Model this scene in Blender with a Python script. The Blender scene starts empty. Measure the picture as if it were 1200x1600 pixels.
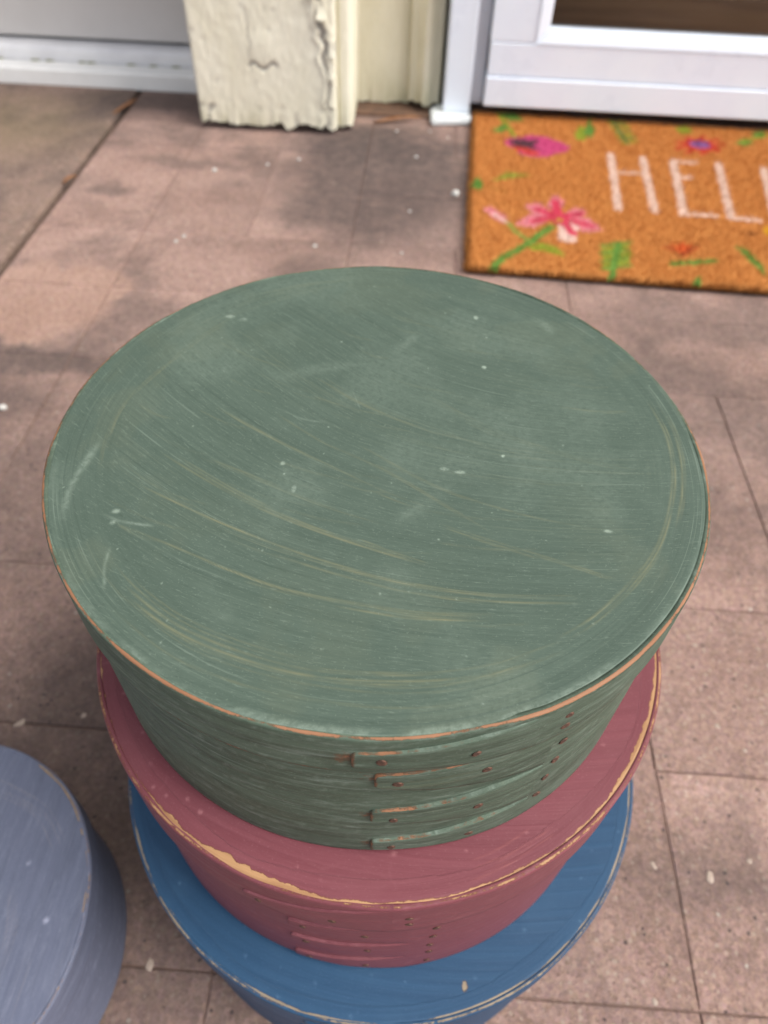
import bpy, bmesh, math, random
import numpy as np
R = math.radians
random.seed(7)
rng = np.random.default_rng(7)

# ------------------------------------------------------------------ camera
SC = bpy.context.scene
CAM = np.array([0.0, 0.0, 0.446])
FPX = 1138.06                                            # focal length in photo pixels (1200 x 1600)
AX = np.array([[0.99751783, 0.06532984, 0.02627138],     # right
               [-0.06636102, 0.74745705, 0.66098727],    # up
               [-0.02354546, 0.66108998, -0.74993709]])  # forward
cd = bpy.data.cameras.new('camera')
cam = bpy.data.objects.new('camera', cd)
SC.collection.objects.link(cam)
from mathutils import Matrix, Vector
cam.matrix_world = Matrix(((AX[0, 0], AX[1, 0], -AX[2, 0], CAM[0]),
                           (AX[0, 1], AX[1, 1], -AX[2, 1], CAM[1]),
                           (AX[0, 2], AX[1, 2], -AX[2, 2], CAM[2]),
                           (0, 0, 0, 1)))
cd.sensor_fit = 'VERTICAL'
cd.sensor_height = 36.0
cd.lens = FPX / 1600 * 36.0
cd.clip_start = 0.01
cd.clip_end = 500
cd.dof.use_dof = True
cd.dof.focus_distance = 0.186
cd.dof.aperture_fstop = 15.0
SC.camera = cam

# ------------------------------------------------------------------ sky, sun, exposure
SUN_AZ, SUN_EL = R(107), R(50)           # clockwise from +Y: the brighter part of the clouds is to the right
W = bpy.data.worlds.new('World')
SC.world = W
W.use_nodes = True
wn = W.node_tree.nodes
wl = W.node_tree.links
bg = wn['Background']
sky = wn.new('ShaderNodeTexSky')
sky.sky_type = 'NISHITA'
sky.sun_disc = False
sky.sun_elevation = SUN_EL
sky.sun_rotation = SUN_AZ
sky.dust_density = 4.0
sky.air_density = 1.0
hs = wn.new('ShaderNodeHueSaturation')
hs.inputs['Saturation'].default_value = 0.40     # overcast: nearly white
wl.new(sky.outputs[0], hs.inputs['Color'])
wl.new(hs.outputs[0], bg.inputs['Color'])
bg.inputs['Strength'].default_value = 0.15
sd = bpy.data.lights.new('sun', 'SUN')
sd.energy = 1.4
sd.angle = R(35)
sd.color = (1.0, 0.965, 0.915)
sun = bpy.data.objects.new('sun', sd)
SC.collection.objects.link(sun)
sv = Vector((math.cos(SUN_EL) * math.sin(SUN_AZ), math.cos(SUN_EL) * math.cos(SUN_AZ), math.sin(SUN_EL)))
sun.rotation_euler = sv.to_track_quat('Z', 'Y').to_euler()
SC.view_settings.view_transform = 'Standard'
SC.view_settings.look = 'None'
SC.view_settings.gamma = 1.0
SC.view_settings.exposure = 0.76

# ------------------------------------------------------------------ helpers
COL = SC.collection


def at(px, py, z):
    """Where the line of sight through a photo pixel meets the level z."""
    d = ((px - 600) / FPX) * AX[0] + ((800 - py) / FPX) * AX[1] + AX[2]
    t = (z - CAM[2]) / d[2]
    p = CAM + d * t
    return float(p[0]), float(p[1])


def lin(r, g, b):
    f = lambda c: c / 255 / 12.92 if c / 255 <= 0.04045 else ((c / 255 + 0.055) / 1.055) ** 2.4
    return (f(r), f(g), f(b), 1.0)


def link(o, parent=None):
    COL.objects.link(o)
    if parent is not None:
        o.parent = parent
    return o


def tag(o, label=None, cat=None, group=None, kind=None):
    if label: o['label'] = label
    if cat: o['category'] = cat
    if group: o['group'] = group
    if kind: o['kind'] = kind
    return o


def empty(name, loc, rz=0.0):
    o = bpy.data.objects.new(name, None)
    o.empty_display_size = 0.02
    o.location = loc
    o.rotation_euler = (0, 0, rz)
    return link(o)


def mesh_np(name, verts, faces, mat=None, parent=None, smooth=True, attrs=None, uv=None):
    """verts (n,3) array, faces list or (m,k) int array of one size."""
    me = bpy.data.meshes.new(name)
    verts = np.asarray(verts, dtype=np.float32)
    faces = np.asarray(faces, dtype=np.int32)
    m, k = faces.shape
    me.vertices.add(len(verts))
    me.vertices.foreach_set('co', verts.ravel())
    me.loops.add(m * k)
    me.loops.foreach_set('vertex_index', faces.ravel())
    me.polygons.add(m)
    me.polygons.foreach_set('loop_start', np.arange(0, m * k, k, dtype=np.int32))
    me.polygons.foreach_set('use_smooth', np.full(m, smooth, dtype=bool))
    me.update(calc_edges=True)
    for nm, val in (attrs or {}).items():
        val = np.asarray(val, dtype=np.float32)
        if val.ndim == 1:
            a = me.attributes.new(nm, 'FLOAT', 'POINT')
            a.data.foreach_set('value', val.ravel())
        else:
            a = me.attributes.new(nm, 'FLOAT_VECTOR', 'POINT')
            a.data.foreach_set('vector', val.ravel())
    o = bpy.data.objects.new(name, me)
    if mat: me.materials.append(mat)
    return link(o, parent)


def bm_obj(name, bm, mat=None, parent=None, smooth=False):
    me = bpy.data.meshes.new(name)
    bmesh.ops.recalc_face_normals(bm, faces=bm.faces)
    bm.to_mesh(me)
    bm.free()
    if smooth:
        for p in me.polygons: p.use_smooth = True
    if mat: me.materials.append(mat)
    return link(bpy.data.objects.new(name, me), parent)


def box_bm(x0, x1, y0, y1, z0, z1, bev=0.0, seg=2):
    bm = bmesh.new()
    bmesh.ops.create_cube(bm, size=1)
    for v in bm.verts:
        v.co = ((x0 + x1) / 2 + v.co.x * (x1 - x0), (y0 + y1) / 2 + v.co.y * (y1 - y0), (z0 + z1) / 2 + v.co.z * (z1 - z0))
    if bev:
        bmesh.ops.bevel(bm, geom=list(bm.edges), offset=bev, segments=seg, affect='EDGES', profile=0.5)
    return bm


def box(name, x0, x1, y0, y1, z0, z1, mat, parent=None, bev=0.0, seg=2):
    return bm_obj(name, box_bm(x0, x1, y0, y1, z0, z1, bev, seg), mat, parent, smooth=False)


def vnoise(x, y, seed=0, octaves=4):
    """cheap value noise for arrays"""
    out = np.zeros_like(np.asarray(x, float))
    amp, tot = 1.0, 0.0
    for o in range(octaves):
        xi, yi = np.floor(x).astype(np.int64), np.floor(y).astype(np.int64)
        fx, fy = x - xi, y - yi
        fx = fx * fx * (3 - 2 * fx); fy = fy * fy * (3 - 2 * fy)

        def h(a, b):
            n = (a * 374761393 + b * 668265263 + (seed + o * 17) * 69069) & 0x7fffffff
            n = ((n ^ (n >> 13)) * 1274126177) & 0x7fffffff
            n = n ^ (n >> 16)
            return (n & 0xffff) / 65535.0
        v = (h(xi, yi) * (1 - fx) + h(xi + 1, yi) * fx) * (1 - fy) + (h(xi, yi + 1) * (1 - fx) + h(xi + 1, yi + 1) * fx) * fy
        out += v * amp
        tot += amp
        amp *= 0.5
        x = x * 2.03 + 11.3; y = y * 2.03 + 5.7
    return out / tot


class Mat:
    """small node-graph builder"""
    def __init__(self, name):
        self.m = bpy.data.materials.new(name)
        self.m.use_nodes = True
        self.n = self.m.node_tree.nodes
        self.l = self.m.node_tree.links
        self.b = self.n['Principled BSDF']

    def put(self, sock, val):
        if hasattr(val, 'is_linked') or isinstance(val, bpy.types.NodeSocket):
            self.l.new(val, sock)
        else:
            sock.default_value = val

    def math(self, op, a, b=0.0, c=None, clamp=False):
        nd = self.n.new('ShaderNodeMath'); nd.operation = op; nd.use_clamp = clamp
        self.put(nd.inputs[0], a); self.put(nd.inputs[1], b)
        if c is not None: self.put(nd.inputs[2], c)
        return nd.outputs[0]

    def pos(self):
        return self.n.new('ShaderNodeNewGeometry').outputs['Position']

    def coord(self):
        return self.n.new('ShaderNodeTexCoord').outputs['Object']

    def attr(self, name):
        a = self.n.new('ShaderNodeAttribute'); a.attribute_name = name
        return a

    def sep(self, v):
        s = self.n.new('ShaderNodeSeparateXYZ'); self.l.new(v, s.inputs[0]); return s.outputs

    def comb(self, x, y, z=0.0):
        s = self.n.new('ShaderNodeCombineXYZ')
        for i, q in enumerate((x, y, z)): self.put(s.inputs[i], q)
        return s.outputs[0]

    def scale(self, v, s, off=(0, 0, 0)):
        mp = self.n.new('ShaderNodeMapping'); self.l.new(v, mp.inputs[0])
        mp.inputs['Scale'].default_value = s; mp.inputs['Location'].default_value = off
        return mp.outputs[0]

    def noise(self, v, scale=1.0, detail=4.0, rough=0.55, dist=0.0):
        t = self.n.new('ShaderNodeTexNoise'); self.l.new(v, t.inputs['Vector'])
        t.inputs['Scale'].default_value = scale; t.inputs['Detail'].default_value = detail
        t.inputs['Roughness'].default_value = rough; t.inputs['Distortion'].default_value = dist
        return t.outputs['Fac']

    def voro(self, v, scale, feature='F1', rnd=1.0):
        t = self.n.new('ShaderNodeTexVoronoi'); self.l.new(v, t.inputs['Vector'])
        t.feature = feature
        t.inputs['Scale'].default_value = scale
        t.inputs['Randomness'].default_value = rnd
        return t

    def ramp(self, f, lo, hi, a=0.0, b=1.0):
        r = self.n.new('ShaderNodeMapRange'); r.interpolation_type = 'SMOOTHSTEP'
        self.put(r.inputs['Value'], f)
        for k, q in (('From Min', lo), ('From Max', hi), ('To Min', a), ('To Max', b)): r.inputs[k].default_value = q
        return r.outputs['Result']

    def mix(self, f, a, b, mode='MIX'):
        x = self.n.new('ShaderNodeMix'); x.data_type = 'RGBA'; x.blend_type = mode
        self.put(x.inputs[0], f); self.put(x.inputs[6], a); self.put(x.inputs[7], b)
        return x.outputs[2]

    def bump(self, h, dist, strength=1.0, normal=None):
        b = self.n.new('ShaderNodeBump'); self.l.new(h, b.inputs['Height'])
        b.inputs['Distance'].default_value = dist; b.inputs['Strength'].default_value = strength
        if normal is not None: self.l.new(normal, b.inputs['Normal'])
        return b.outputs[0]

    def blob(self, p, cx, cy, rx, ry, lo=1.0, hi=0.55):
        """1 inside an ellipse on the ground, 0 outside"""
        s = self.sep(p)
        dx = self.math('DIVIDE', self.math('SUBTRACT', s[0], cx), rx)
        dy = self.math('DIVIDE', self.math('SUBTRACT', s[1], cy), ry)
        d = self.math('SQRT', self.math('ADD', self.math('MULTIPLY', dx, dx), self.math('MULTIPLY', dy, dy)))
        return self.ramp(d, hi, lo, 1.0, 0.0), d

    def out(self, color=None, rough=None, normal=None, metallic=None, spec=None):
        if color is not None: self.put(self.b.inputs['Base Color'], color)
        if rough is not None: self.put(self.b.inputs['Roughness'], rough)
        if normal is not None: self.put(self.b.inputs['Normal'], normal)
        if metallic is not None: self.put(self.b.inputs['Metallic'], metallic)
        if spec is not None: self.put(self.b.inputs['Specular IOR Level'], spec)
        return self.m


# ------------------------------------------------------------------ materials
def paving(name, tint_a, tint_b, chips=True, per_piece=0.12, slab=False):
    M = Mat(name)
    p = M.pos()
    n1 = M.noise(p, 9.0, 5, 0.6)
    col = M.mix(M.ramp(n1, 0.3, 0.7), tint_a, tint_b)
    # cement grain
    n2 = M.noise(p, 520.0, 5, 0.8)
    col = M.mix(M.ramp(n2, 0.42, 0.66, 0.0, 0.75), col, (tint_a[0] * 1.55, tint_a[1] * 1.5, tint_a[2] * 1.45, 1))
    n2b = M.noise(p, 380.0, 4, 0.8)
    col = M.mix(M.ramp(n2b, 0.54, 0.68, 0.0, 0.65), col, (tint_a[0] * 0.38, tint_a[1] * 0.34, tint_a[2] * 0.33, 1))
    for sc_, lo_, hi_ in ((330.0, 0.86, 1.14), (620.0, 0.88, 1.12)):      # single sand grains
        g_ = M.sep(M.voro(M.scale(p, (1, 1, 0.5), (0.37 * sc_, 0.11, 0)), sc_).outputs['Color'])
        gv = M.ramp(g_[0], 0.0, 1.0, lo_, hi_)
        col = M.mix(1.0, col, M.comb(gv, M.math('MULTIPLY', gv, M.ramp(g_[1], 0, 1, 0.98, 1.02)), M.math('MULTIPLY', gv, M.ramp(g_[2], 0, 1, 0.96, 1.03))), 'MULTIPLY')
    # aggregate: pale and dark stones
    if chips:
        for sc_, thr, c, amt, gate in ((230.0, 0.30, (0.50, 0.40, 0.32, 1), 0.6, 0.60), (110.0, 0.15, (0.58, 0.52, 0.44, 1), 0.8, 0.86), (190.0, 0.25, (0.055, 0.045, 0.045, 1), 0.8, 0.82)):
            v = M.voro(M.scale(p, (1, 1, 0.6), (sc_ * 0.13, 0.3, 0)), sc_)
            sel = M.ramp(M.sep(v.outputs['Color'])[0], gate, gate + 0.02)
            wob = M.noise(p, sc_ * 2.6, 2, 0.5)
            dd = M.math('ADD', v.outputs['Distance'], M.math('MULTIPLY', M.math('SUBTRACT', wob, 0.5), 0.26))
            col = M.mix(M.math('MULTIPLY', M.math('MULTIPLY', M.ramp(dd, thr, thr * 0.7), sel), amt), col, c)
    # broad dark patches: mildew with its own outlines, and shade painted in beside the boxes
    wb = M.noise(p, 5.5, 6, 0.62, 0.4)
    grime_and_shade = M.ramp(wb, 0.43, 0.64, 0.0, 0.64)
    fine = M.noise(p, 60.0, 5, 0.7)
    wob = M.math('MULTIPLY', M.math('SUBTRACT', M.noise(p, 11.0, 4, 0.6), 0.5), 0.16)
    s = M.sep(p)
    pw = M.comb(M.math('ADD', s[0], wob), M.math('ADD', s[1], wob), s[2])
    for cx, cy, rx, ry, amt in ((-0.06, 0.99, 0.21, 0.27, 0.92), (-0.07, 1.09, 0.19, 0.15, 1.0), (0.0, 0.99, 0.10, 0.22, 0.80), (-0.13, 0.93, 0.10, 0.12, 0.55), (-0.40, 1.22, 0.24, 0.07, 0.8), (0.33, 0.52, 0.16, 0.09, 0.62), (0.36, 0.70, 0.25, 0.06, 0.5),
                                (-0.44, 0.45, 0.14, 0.15, 0.85), (-0.36, 0.565, 0.16, 0.05, 0.85), (-0.30, 0.38, 0.17, 0.16, 0.6), (-0.14, 0.20, 0.18, 0.24, 0.8), (-0.42, 0.91, 0.045, 0.03, 0.6), (-0.31, 1.02, 0.15, 0.03, 0.5)):  # patch between slate and blue boxes is painted shade; left ground mixes mildew and shade
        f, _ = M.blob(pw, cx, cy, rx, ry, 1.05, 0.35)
        grime_and_shade = M.math('MAXIMUM', grime_and_shade, M.math('MULTIPLY', f, amt))
    # lighter round patch where a pot stood
    f, _ = M.blob(pw, -0.395, 0.675, 0.090, 0.090, 1.0, 0.72)
    grime_and_shade = M.math('MULTIPLY', grime_and_shade, M.math('SUBTRACT', 1.0, M.math('MULTIPLY', f, 0.9)))
    grime_and_shade = M.math('MULTIPLY', grime_and_shade, M.ramp(fine, 0.25, 0.65, 0.74, 1.0))
    col = M.mix(M.math('MULTIPLY', f, 0.16), col, (0.36, 0.20, 0.11, 1))
    oi = M.n.new('ShaderNodeObjectInfo')
    col = M.mix(1.0, col, M.comb(*([M.ramp(oi.outputs['Random'], 0, 1, 1 - per_piece, 1 + per_piece)] * 3)), 'MULTIPLY')
    col = M.mix(M.math('MULTIPLY', grime_and_shade, 0.92), col, (0.066, 0.054, 0.051, 1))
    if slab:
        gr, _ = M.blob(pw, -0.66, 1.10, 0.25, 0.17, 1.0, 0.2)
        col = M.mix(M.math('MULTIPLY', gr, 0.34), col, (0.19, 0.15, 0.065, 1))
    h = M.math('ADD', M.math('MULTIPLY', n2, 0.7), M.math('MULTIPLY', fine, 0.9))
    return M.out(col, 0.88, M.bump(h, 0.0022, 0.9), spec=0.25)


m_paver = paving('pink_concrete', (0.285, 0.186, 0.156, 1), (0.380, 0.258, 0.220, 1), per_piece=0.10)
m_slab = paving('brown_concrete', (0.205, 0.142, 0.115, 1), (0.265, 0.185, 0.15, 1), chips=True, per_piece=0.0, slab=True)

M = Mat('joint_dirt')
p = M.pos()
m_joint = M.out(M.mix(M.noise(p, 160, 4, 0.7), (0.10, 0.068, 0.055, 1), (0.25, 0.165, 0.135, 1)), 0.95, M.bump(M.noise(p, 300, 4), 0.002), spec=0.1)
M = Mat('soil')
p = M.pos()
m_soil = M.out(M.mix(M.noise(p, 90, 5, 0.7), (0.018, 0.012, 0.009, 1), (0.07, 0.042, 0.026, 1)), 0.97, M.bump(M.noise(p, 200, 4), 0.004), spec=0.1)


def painted(name, paint, shade, streak, wood, scuff, flow, streak_amt=0.5, rough=0.62, edge=lin(150, 98, 62), bump=0.00018, ring=False, worn=0.0, soft=1.0):
    """Brushed milk paint on bent wood. Attributes: flow (brush coordinates in m), wear = (undercoat streak, pale scuff, bare wood)"""
    M = Mat(name)
    fa = M.attr('flow').outputs['Vector']
    wa = M.sep(M.attr('wear').outputs['Vector'])
    o = M.coord()
    def marks(v):
        return [M.noise(M.scale(v, (18, 1150, 60)), 1.0, 6, 0.72), M.noise(M.scale(v, (8, 300, 30)), 1.0, 4, 0.6), M.noise(M.scale(v, (3.0, 60, 12)), 1.0, 3, 0.6), M.noise(M.scale(v, (5.0, 1300, 40)), 1.0, 3, 0.6)]
    b1, b2, b3, b4 = marks(fa)                                          # bristle marks
    if ring:                                                        # strokes that follow the rim take over towards the edge
        rb = marks(M.attr('flow_ring').outputs['Vector'])
        mk = M.attr('ring').outputs['Fac']
        b1, b2, b3, b4 = [M.math('ADD', M.math('MULTIPLY', a_, M.math('SUBTRACT', 1.0, mk)), M.math('MULTIPLY', b_, mk)) for a_, b_ in zip((b1, b2, b3, b4), rb)]
    cloud = M.noise(o, 34.0, 5, 0.6, 0.3)
    cloud2 = M.noise(M.scale(o, (1, 1, 1), (3.1, 1.7, 0.4)), 11.0, 4, 0.6)
    spk = M.noise(o, 1500.0, 2, 0.6)
    col = M.mix(M.ramp(b2, 0.28, 0.72), shade, paint)
    col = M.mix(M.ramp(b1, 0.42, 0.8, 0.0, 0.35 * soft), col, (min(1, paint[0] * 1.5 + .01), min(1, paint[1] * 1.42 + .01), min(1, paint[2] * 1.42 + .01), 1))
    col = M.mix(M.ramp(b1, 0.46, 0.2, 0.0, 0.45 * soft), col, (shade[0] * 0.6, shade[1] * 0.62, shade[2] * 0.62, 1))
    col = M.mix(M.ramp(cloud2, 0.35, 0.7, 0.0, 0.14), col, (shade[0] * .82, shade[1] * .85, shade[2] * .87, 1))
    col = M.mix(M.math('MULTIPLY', M.ramp(cloud, 0.48, 0.78), 0.08), col, scuff)
    fleck = M.noise(M.scale(fa, (260, 1900, 90)), 1.0, 3, 0.75)
    col = M.mix(M.ramp(fleck, 0.55, 0.74, 0.0, 0.36 * soft), col, scuff)
    col = M.mix(M.ramp(fleck, 0.44, 0.26, 0.0, 0.45 * soft), col, (shade[0] * .5, shade[1] * .52, shade[2] * .52, 1))
    if worn:                                                        # rubbed, chalky wisps along the bend and darker handled areas
        wisp = M.noise(M.scale(fa, (55, 330, 40)), 1.0, 6, 0.75, 0.6)
        col = M.mix(M.ramp(wisp, 0.50, 0.72, 0.0, worn), col, scuff)
        dark = M.noise(M.scale(fa, (30, 130, 40), (2.2, 4.1, 0)), 1.0, 5, 0.7, 0.4)
        col = M.mix(M.ramp(dark, 0.48, 0.70, 0.0, worn * 1.1), col, (shade[0] * .45, shade[1] * .47, shade[2] * .45, 1))
    # undercoat showing through between bristles
    thin = M.math('MULTIPLY', M.ramp(b1, 0.5, 0.66), M.ramp(b3, 0.5, 0.72))
    thin = M.math('MULTIPLY', thin, streak_amt)
    st = M.math('MULTIPLY', wa[0], M.ramp(b4, 0.32, 0.60, 0.35, 1.0))
    col = M.mix(M.math('MAXIMUM', thin, st, clamp=True), col, streak)
    # fine pale scratches along the brush direction, dust specks and scuffs
    col = M.mix(M.math('MULTIPLY', M.ramp(b4, 0.60, 0.70, 0.0, 0.38 * soft), M.ramp(cloud, 0.40, 0.56)), col, scuff)
    col = M.mix(M.ramp(b4, 0.40, 0.31, 0.0, 0.28 * soft), col, (shade[0] * .55, shade[1] * .57, shade[2] * .57, 1))
    col = M.mix(M.ramp(spk, 0.60, 0.76, 0.0, 0.30), col, scuff)
    col = M.mix(M.math('MULTIPLY', wa[1], M.ramp(M.noise(o, 520, 3, 0.7), 0.3, 0.62, 0.25, 1.0), clamp=True), col, (min(.75, scuff[0] * 1.8), min(.75, scuff[1] * 1.75), min(.75, scuff[2] * 1.75), 1))
    # bare wood at worn edges
    grain = M.noise(M.scale(fa, (30, 500, 30)), 1.0, 4, 0.6)
    wn_ = M.noise(o, 480.0, 5, 0.8)
    bsum = (M.math('ADD', wa[2], M.math('MULTIPLY', M.math('SUBTRACT', wn_, 0.5), 0.9)))
    bare = M.ramp(bsum, 0.44, 0.56)
    col = M.mix(M.ramp(bsum, 0.30, 0.46, 0.0, 0.55), col, (edge[0] * .5, edge[1] * .42, edge[2] * .4, 1))   # thin brown edge where the paint film ends
    wcol = M.mix(grain, (edge[0] * .55, edge[1] * .5, edge[2] * .45, 1), wood)
    col = M.mix(bare, col, wcol)
    h = M.math('ADD', M.math('ADD', M.math('MULTIPLY', b1, 0.6), M.math('MULTIPLY', b2, 0.8)), M.math('MULTIPLY', bare, -0.7))
    h = M.math('ADD', h, M.math('MULTIPLY', st, 0.5))
    r = M.ramp(b2, 0.3, 0.7, rough - 0.06, rough + 0.08)
    return M.out(col, r, M.bump(h, bump, 0.9), spec=0.25)


ORANGE = lin(166, 124, 96)
TAN = lin(202, 161, 117)
m_green = painted('green_milk_paint', (0.070, 0.101, 0.078, 1), (0.058, 0.086, 0.066, 1), (0.185, 0.182, 0.102, 1), ORANGE, (0.195, 0.245, 0.198, 1), 'flow', 0.3, ring=True, rough=0.74)
m_green_side = painted('green_milk_paint_on_sides', (0.086, 0.122, 0.086, 1), (0.050, 0.072, 0.050, 1), (0.22, 0.21, 0.10, 1), ORANGE, (0.25, 0.31, 0.26, 1), 'flow', 0.22, worn=0.40)
m_red = painted('barn_red_milk_paint', (0.186, 0.055, 0.067, 1), (0.155, 0.044, 0.054, 1), (0.34, 0.115, 0.10, 1), TAN, (0.34, 0.165, 0.17, 1), 'flow', 0.08, rough=0.5, soft=0.35, edge=lin(140, 86, 52))
m_blue = painted('blue_milk_paint', (0.023, 0.070, 0.138, 1), (0.017, 0.054, 0.112, 1), (0.07, 0.16, 0.26, 1), lin(168, 154, 132), (0.10, 0.18, 0.27, 1), 'flow', 0.04, rough=0.52, edge=lin(120, 104, 84), soft=0.3)
m_grey = painted('slate_blue_milk_paint', (0.120, 0.134, 0.192, 1), (0.100, 0.113, 0.164, 1), (0.27, 0.245, 0.25, 1), lin(170, 150, 120), (0.30, 0.32, 0.40, 1), 'flow', 0.35, rough=0.55, edge=lin(150, 120, 90), worn=0.2, soft=0.5)

M = Mat('rusty_copper_tack')
o = M.coord()
m_tack = M.out(M.mix(M.ramp(M.noise(o, 700, 3, 0.7), 0.35, 0.65), (0.05, 0.026, 0.018, 1), (0.13, 0.060, 0.038, 1)), 0.65, M.bump(M.noise(o, 900, 3), 0.0003), metallic=0.1)
M = Mat('dark_groove')
m_gap = M.out((0.018, 0.014, 0.012, 1), 0.9)

M = Mat('coir_fibre')
m_coir = M.out(M.attr('tint').outputs['Color'], 0.85, spec=0.15)
M = Mat('black_rubber')
m_rubber = M.out((0.02, 0.017, 0.015, 1), 0.85)

# peeling cream paint: attribute peel = bare wood 0..1
def peeling(name, a, b, streak_z=1.0):
    M = Mat(name)
    p = M.coord()
    n1 = M.noise(M.scale(p, (1, 1, 0.35)), 26.0, 6, 0.65)
    n2 = M.noise(M.scale(p, (1, 1, 0.12)), 120.0, 4, 0.6)
    col = M.mix(M.ramp(n1, 0.3, 0.7), a, b)
    col = M.mix(M.ramp(n2, 0.5, 0.8, 0.0, 0.3), col, (b[0] * 0.72, b[1] * 0.70, b[2] * 0.60, 1))
    v = M.voro(M.scale(p, (1, 1, 0.45)), 42.0, 'DISTANCE_TO_EDGE')
    crack = M.math('MULTIPLY', M.ramp(M.math('ADD', v.outputs['Distance'], M.math('MULTIPLY', n2, 0.05)), 0.034, 0.02), M.ramp(n1, 0.46, 0.62))
    col = M.mix(M.math('MULTIPLY', crack, 0.28), col, (0.25, 0.23, 0.17, 1))
    peel = M.attr('peel').outputs['Fac']
    wd = M.mix(M.noise(M.scale(p, (1, 1, 0.05)), 300.0, 4, 0.6), (0.20, 0.185, 0.165, 1), (0.42, 0.39, 0.34, 1))
    col = M.mix(peel, col, wd)
    mild = M.math('MULTIPLY', M.ramp(M.sep(p)[2], 0.07, 0.0), M.ramp(n1, 0.42, 0.62))
    col = M.mix(M.math('MULTIPLY', mild, 0.5), col, (0.30, 0.29, 0.13, 1))
    h = M.math('ADD', n1, M.math('MULTIPLY', crack, -0.6))
    return M.out(col, 0.6, M.bump(h, 0.0008, 0.7), spec=0.35)


m_cream = peeling('peeling_cream_paint', (0.72, 0.68, 0.53, 1), (0.79, 0.755, 0.62, 1))
m_cream_dark = peeling('yellowed_cream_paint', (0.60, 0.555, 0.41, 1), (0.68, 0.64, 0.50, 1))


def plain(name, a, b, sc_=30.0, rough=0.4, bump=0.0004, spec=0.45, stretch=(1, 1, 1)):
    M = Mat(name)
    p = M.coord()
    n = M.noise(M.scale(p, stretch), sc_, 5, 0.6)
    d = M.noise(p, sc_ * 12, 3, 0.7)
    col = M.mix(M.ramp(n, 0.3, 0.7), a, b)
    col = M.mix(M.ramp(d, 0.62, 0.8, 0.0, 0.25), col, (a[0] * .6, a[1] * .58, a[2] * .52, 1))
    return M.out(col, M.ramp(n, 0.3, 0.7, rough - .07, rough + .08), M.bump(n, bump, 0.6), spec=spec)


m_white = plain('white_door_enamel', (0.75, 0.81, 0.90, 1), (0.79, 0.85, 0.92, 1), 14.0, 0.32)
m_white2 = plain('white_trim_dull', (0.80, 0.79, 0.76, 1), (0.86, 0.85, 0.82, 1), 22.0, 0.5)
m_alu = plain('grey_aluminium', (0.50, 0.52, 0.56, 1), (0.55, 0.57, 0.61, 1), 20.0, 0.4)
m_greypanel = plain('grey_beige_door_paint', (0.58, 0.555, 0.53, 1), (0.62, 0.595, 0.57, 1), 9.0, 0.5)
m_lav = plain('pale_weatherstrip', (0.70, 0.69, 0.70, 1), (0.78, 0.77, 0.77, 1), 24.0, 0.45)
m_chip = plain('white_paint_chip', (0.50, 0.49, 0.45, 1), (0.64, 0.63, 0.59, 1), 200.0, 0.6)
m_chip2 = plain('cream_stone_chip', (0.33, 0.255, 0.205, 1), (0.41, 0.325, 0.265, 1), 200.0, 0.7)
m_leaf = plain('dead_leaf_brown', (0.19, 0.075, 0.03, 1), (0.30, 0.14, 0.06, 1), 120.0, 0.8)
m_dirtwood = plain('damp_bare_wood', (0.085, 0.05, 0.035, 1), (0.17, 0.095, 0.06, 1), 60.0, 0.8)
m_siding = plain('cream_siding', (0.55, 0.52, 0.42, 1), (0.62, 0.59, 0.49, 1), 6.0, 0.6)
m_wood = plain('brown_stained_wood', (0.24, 0.115, 0.052, 1), (0.50, 0.26, 0.125, 1), 22.0, 0.4, stretch=(0.12, 1, 2.2))

M = Mat('window_glass')
gl = M.n.new('ShaderNodeBsdfGlossy'); gl.inputs['Roughness'].default_value = 0.02
tr = M.n.new('ShaderNodeBsdfTransparent'); tr.inputs['Color'].default_value = (0.86, 0.88, 0.87, 1)
fr = M.n.new('ShaderNodeFresnel'); fr.inputs['IOR'].default_value = 1.45
mx = M.n.new('ShaderNodeMixShader')
M.l.new(fr.outputs[0], mx.inputs[0]); M.l.new(tr.outputs[0], mx.inputs[1]); M.l.new(gl.outputs[0], mx.inputs[2])
M.l.new(mx.outputs[0], M.n['Material Output'].inputs['Surface'])
m_glass = M.m

# ------------------------------------------------------------------ ground
def sheet(name, x0, x1, y0, y1, z, mat, parent=None):
    return mesh_np(name, [(x0, y0, z), (x1, y0, z), (x1, y1, z), (x0, y1, z)], [(0, 1, 2, 3)], mat, parent, smooth=False)


patio = sheet('patio', -40, 40, -40, 40, -0.012, m_soil)
tag(patio, kind='structure')
gx, gy = np.meshgrid(np.linspace(-0.465, 1.90, 474), np.linspace(-1.30, 1.60, 581), indexing='ij')
gz = -0.0017 + 0.0011 * vnoise(gx * 22, gy * 22, 3, 4) + rng.normal(0, .0001, gx.shape)     # sand, washed out unevenly
ii, jj = np.meshgrid(np.arange(473), np.arange(580), indexing='ij')
aa = (ii * 581 + jj).ravel()
tag(mesh_np('joint_sand', np.stack([gx.ravel(), gy.ravel(), np.minimum(gz.ravel(), -0.0006)], 1), np.stack([aa, aa + 581, aa + 582, aa + 1], 1), m_joint, patio), kind='stuff')


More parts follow.
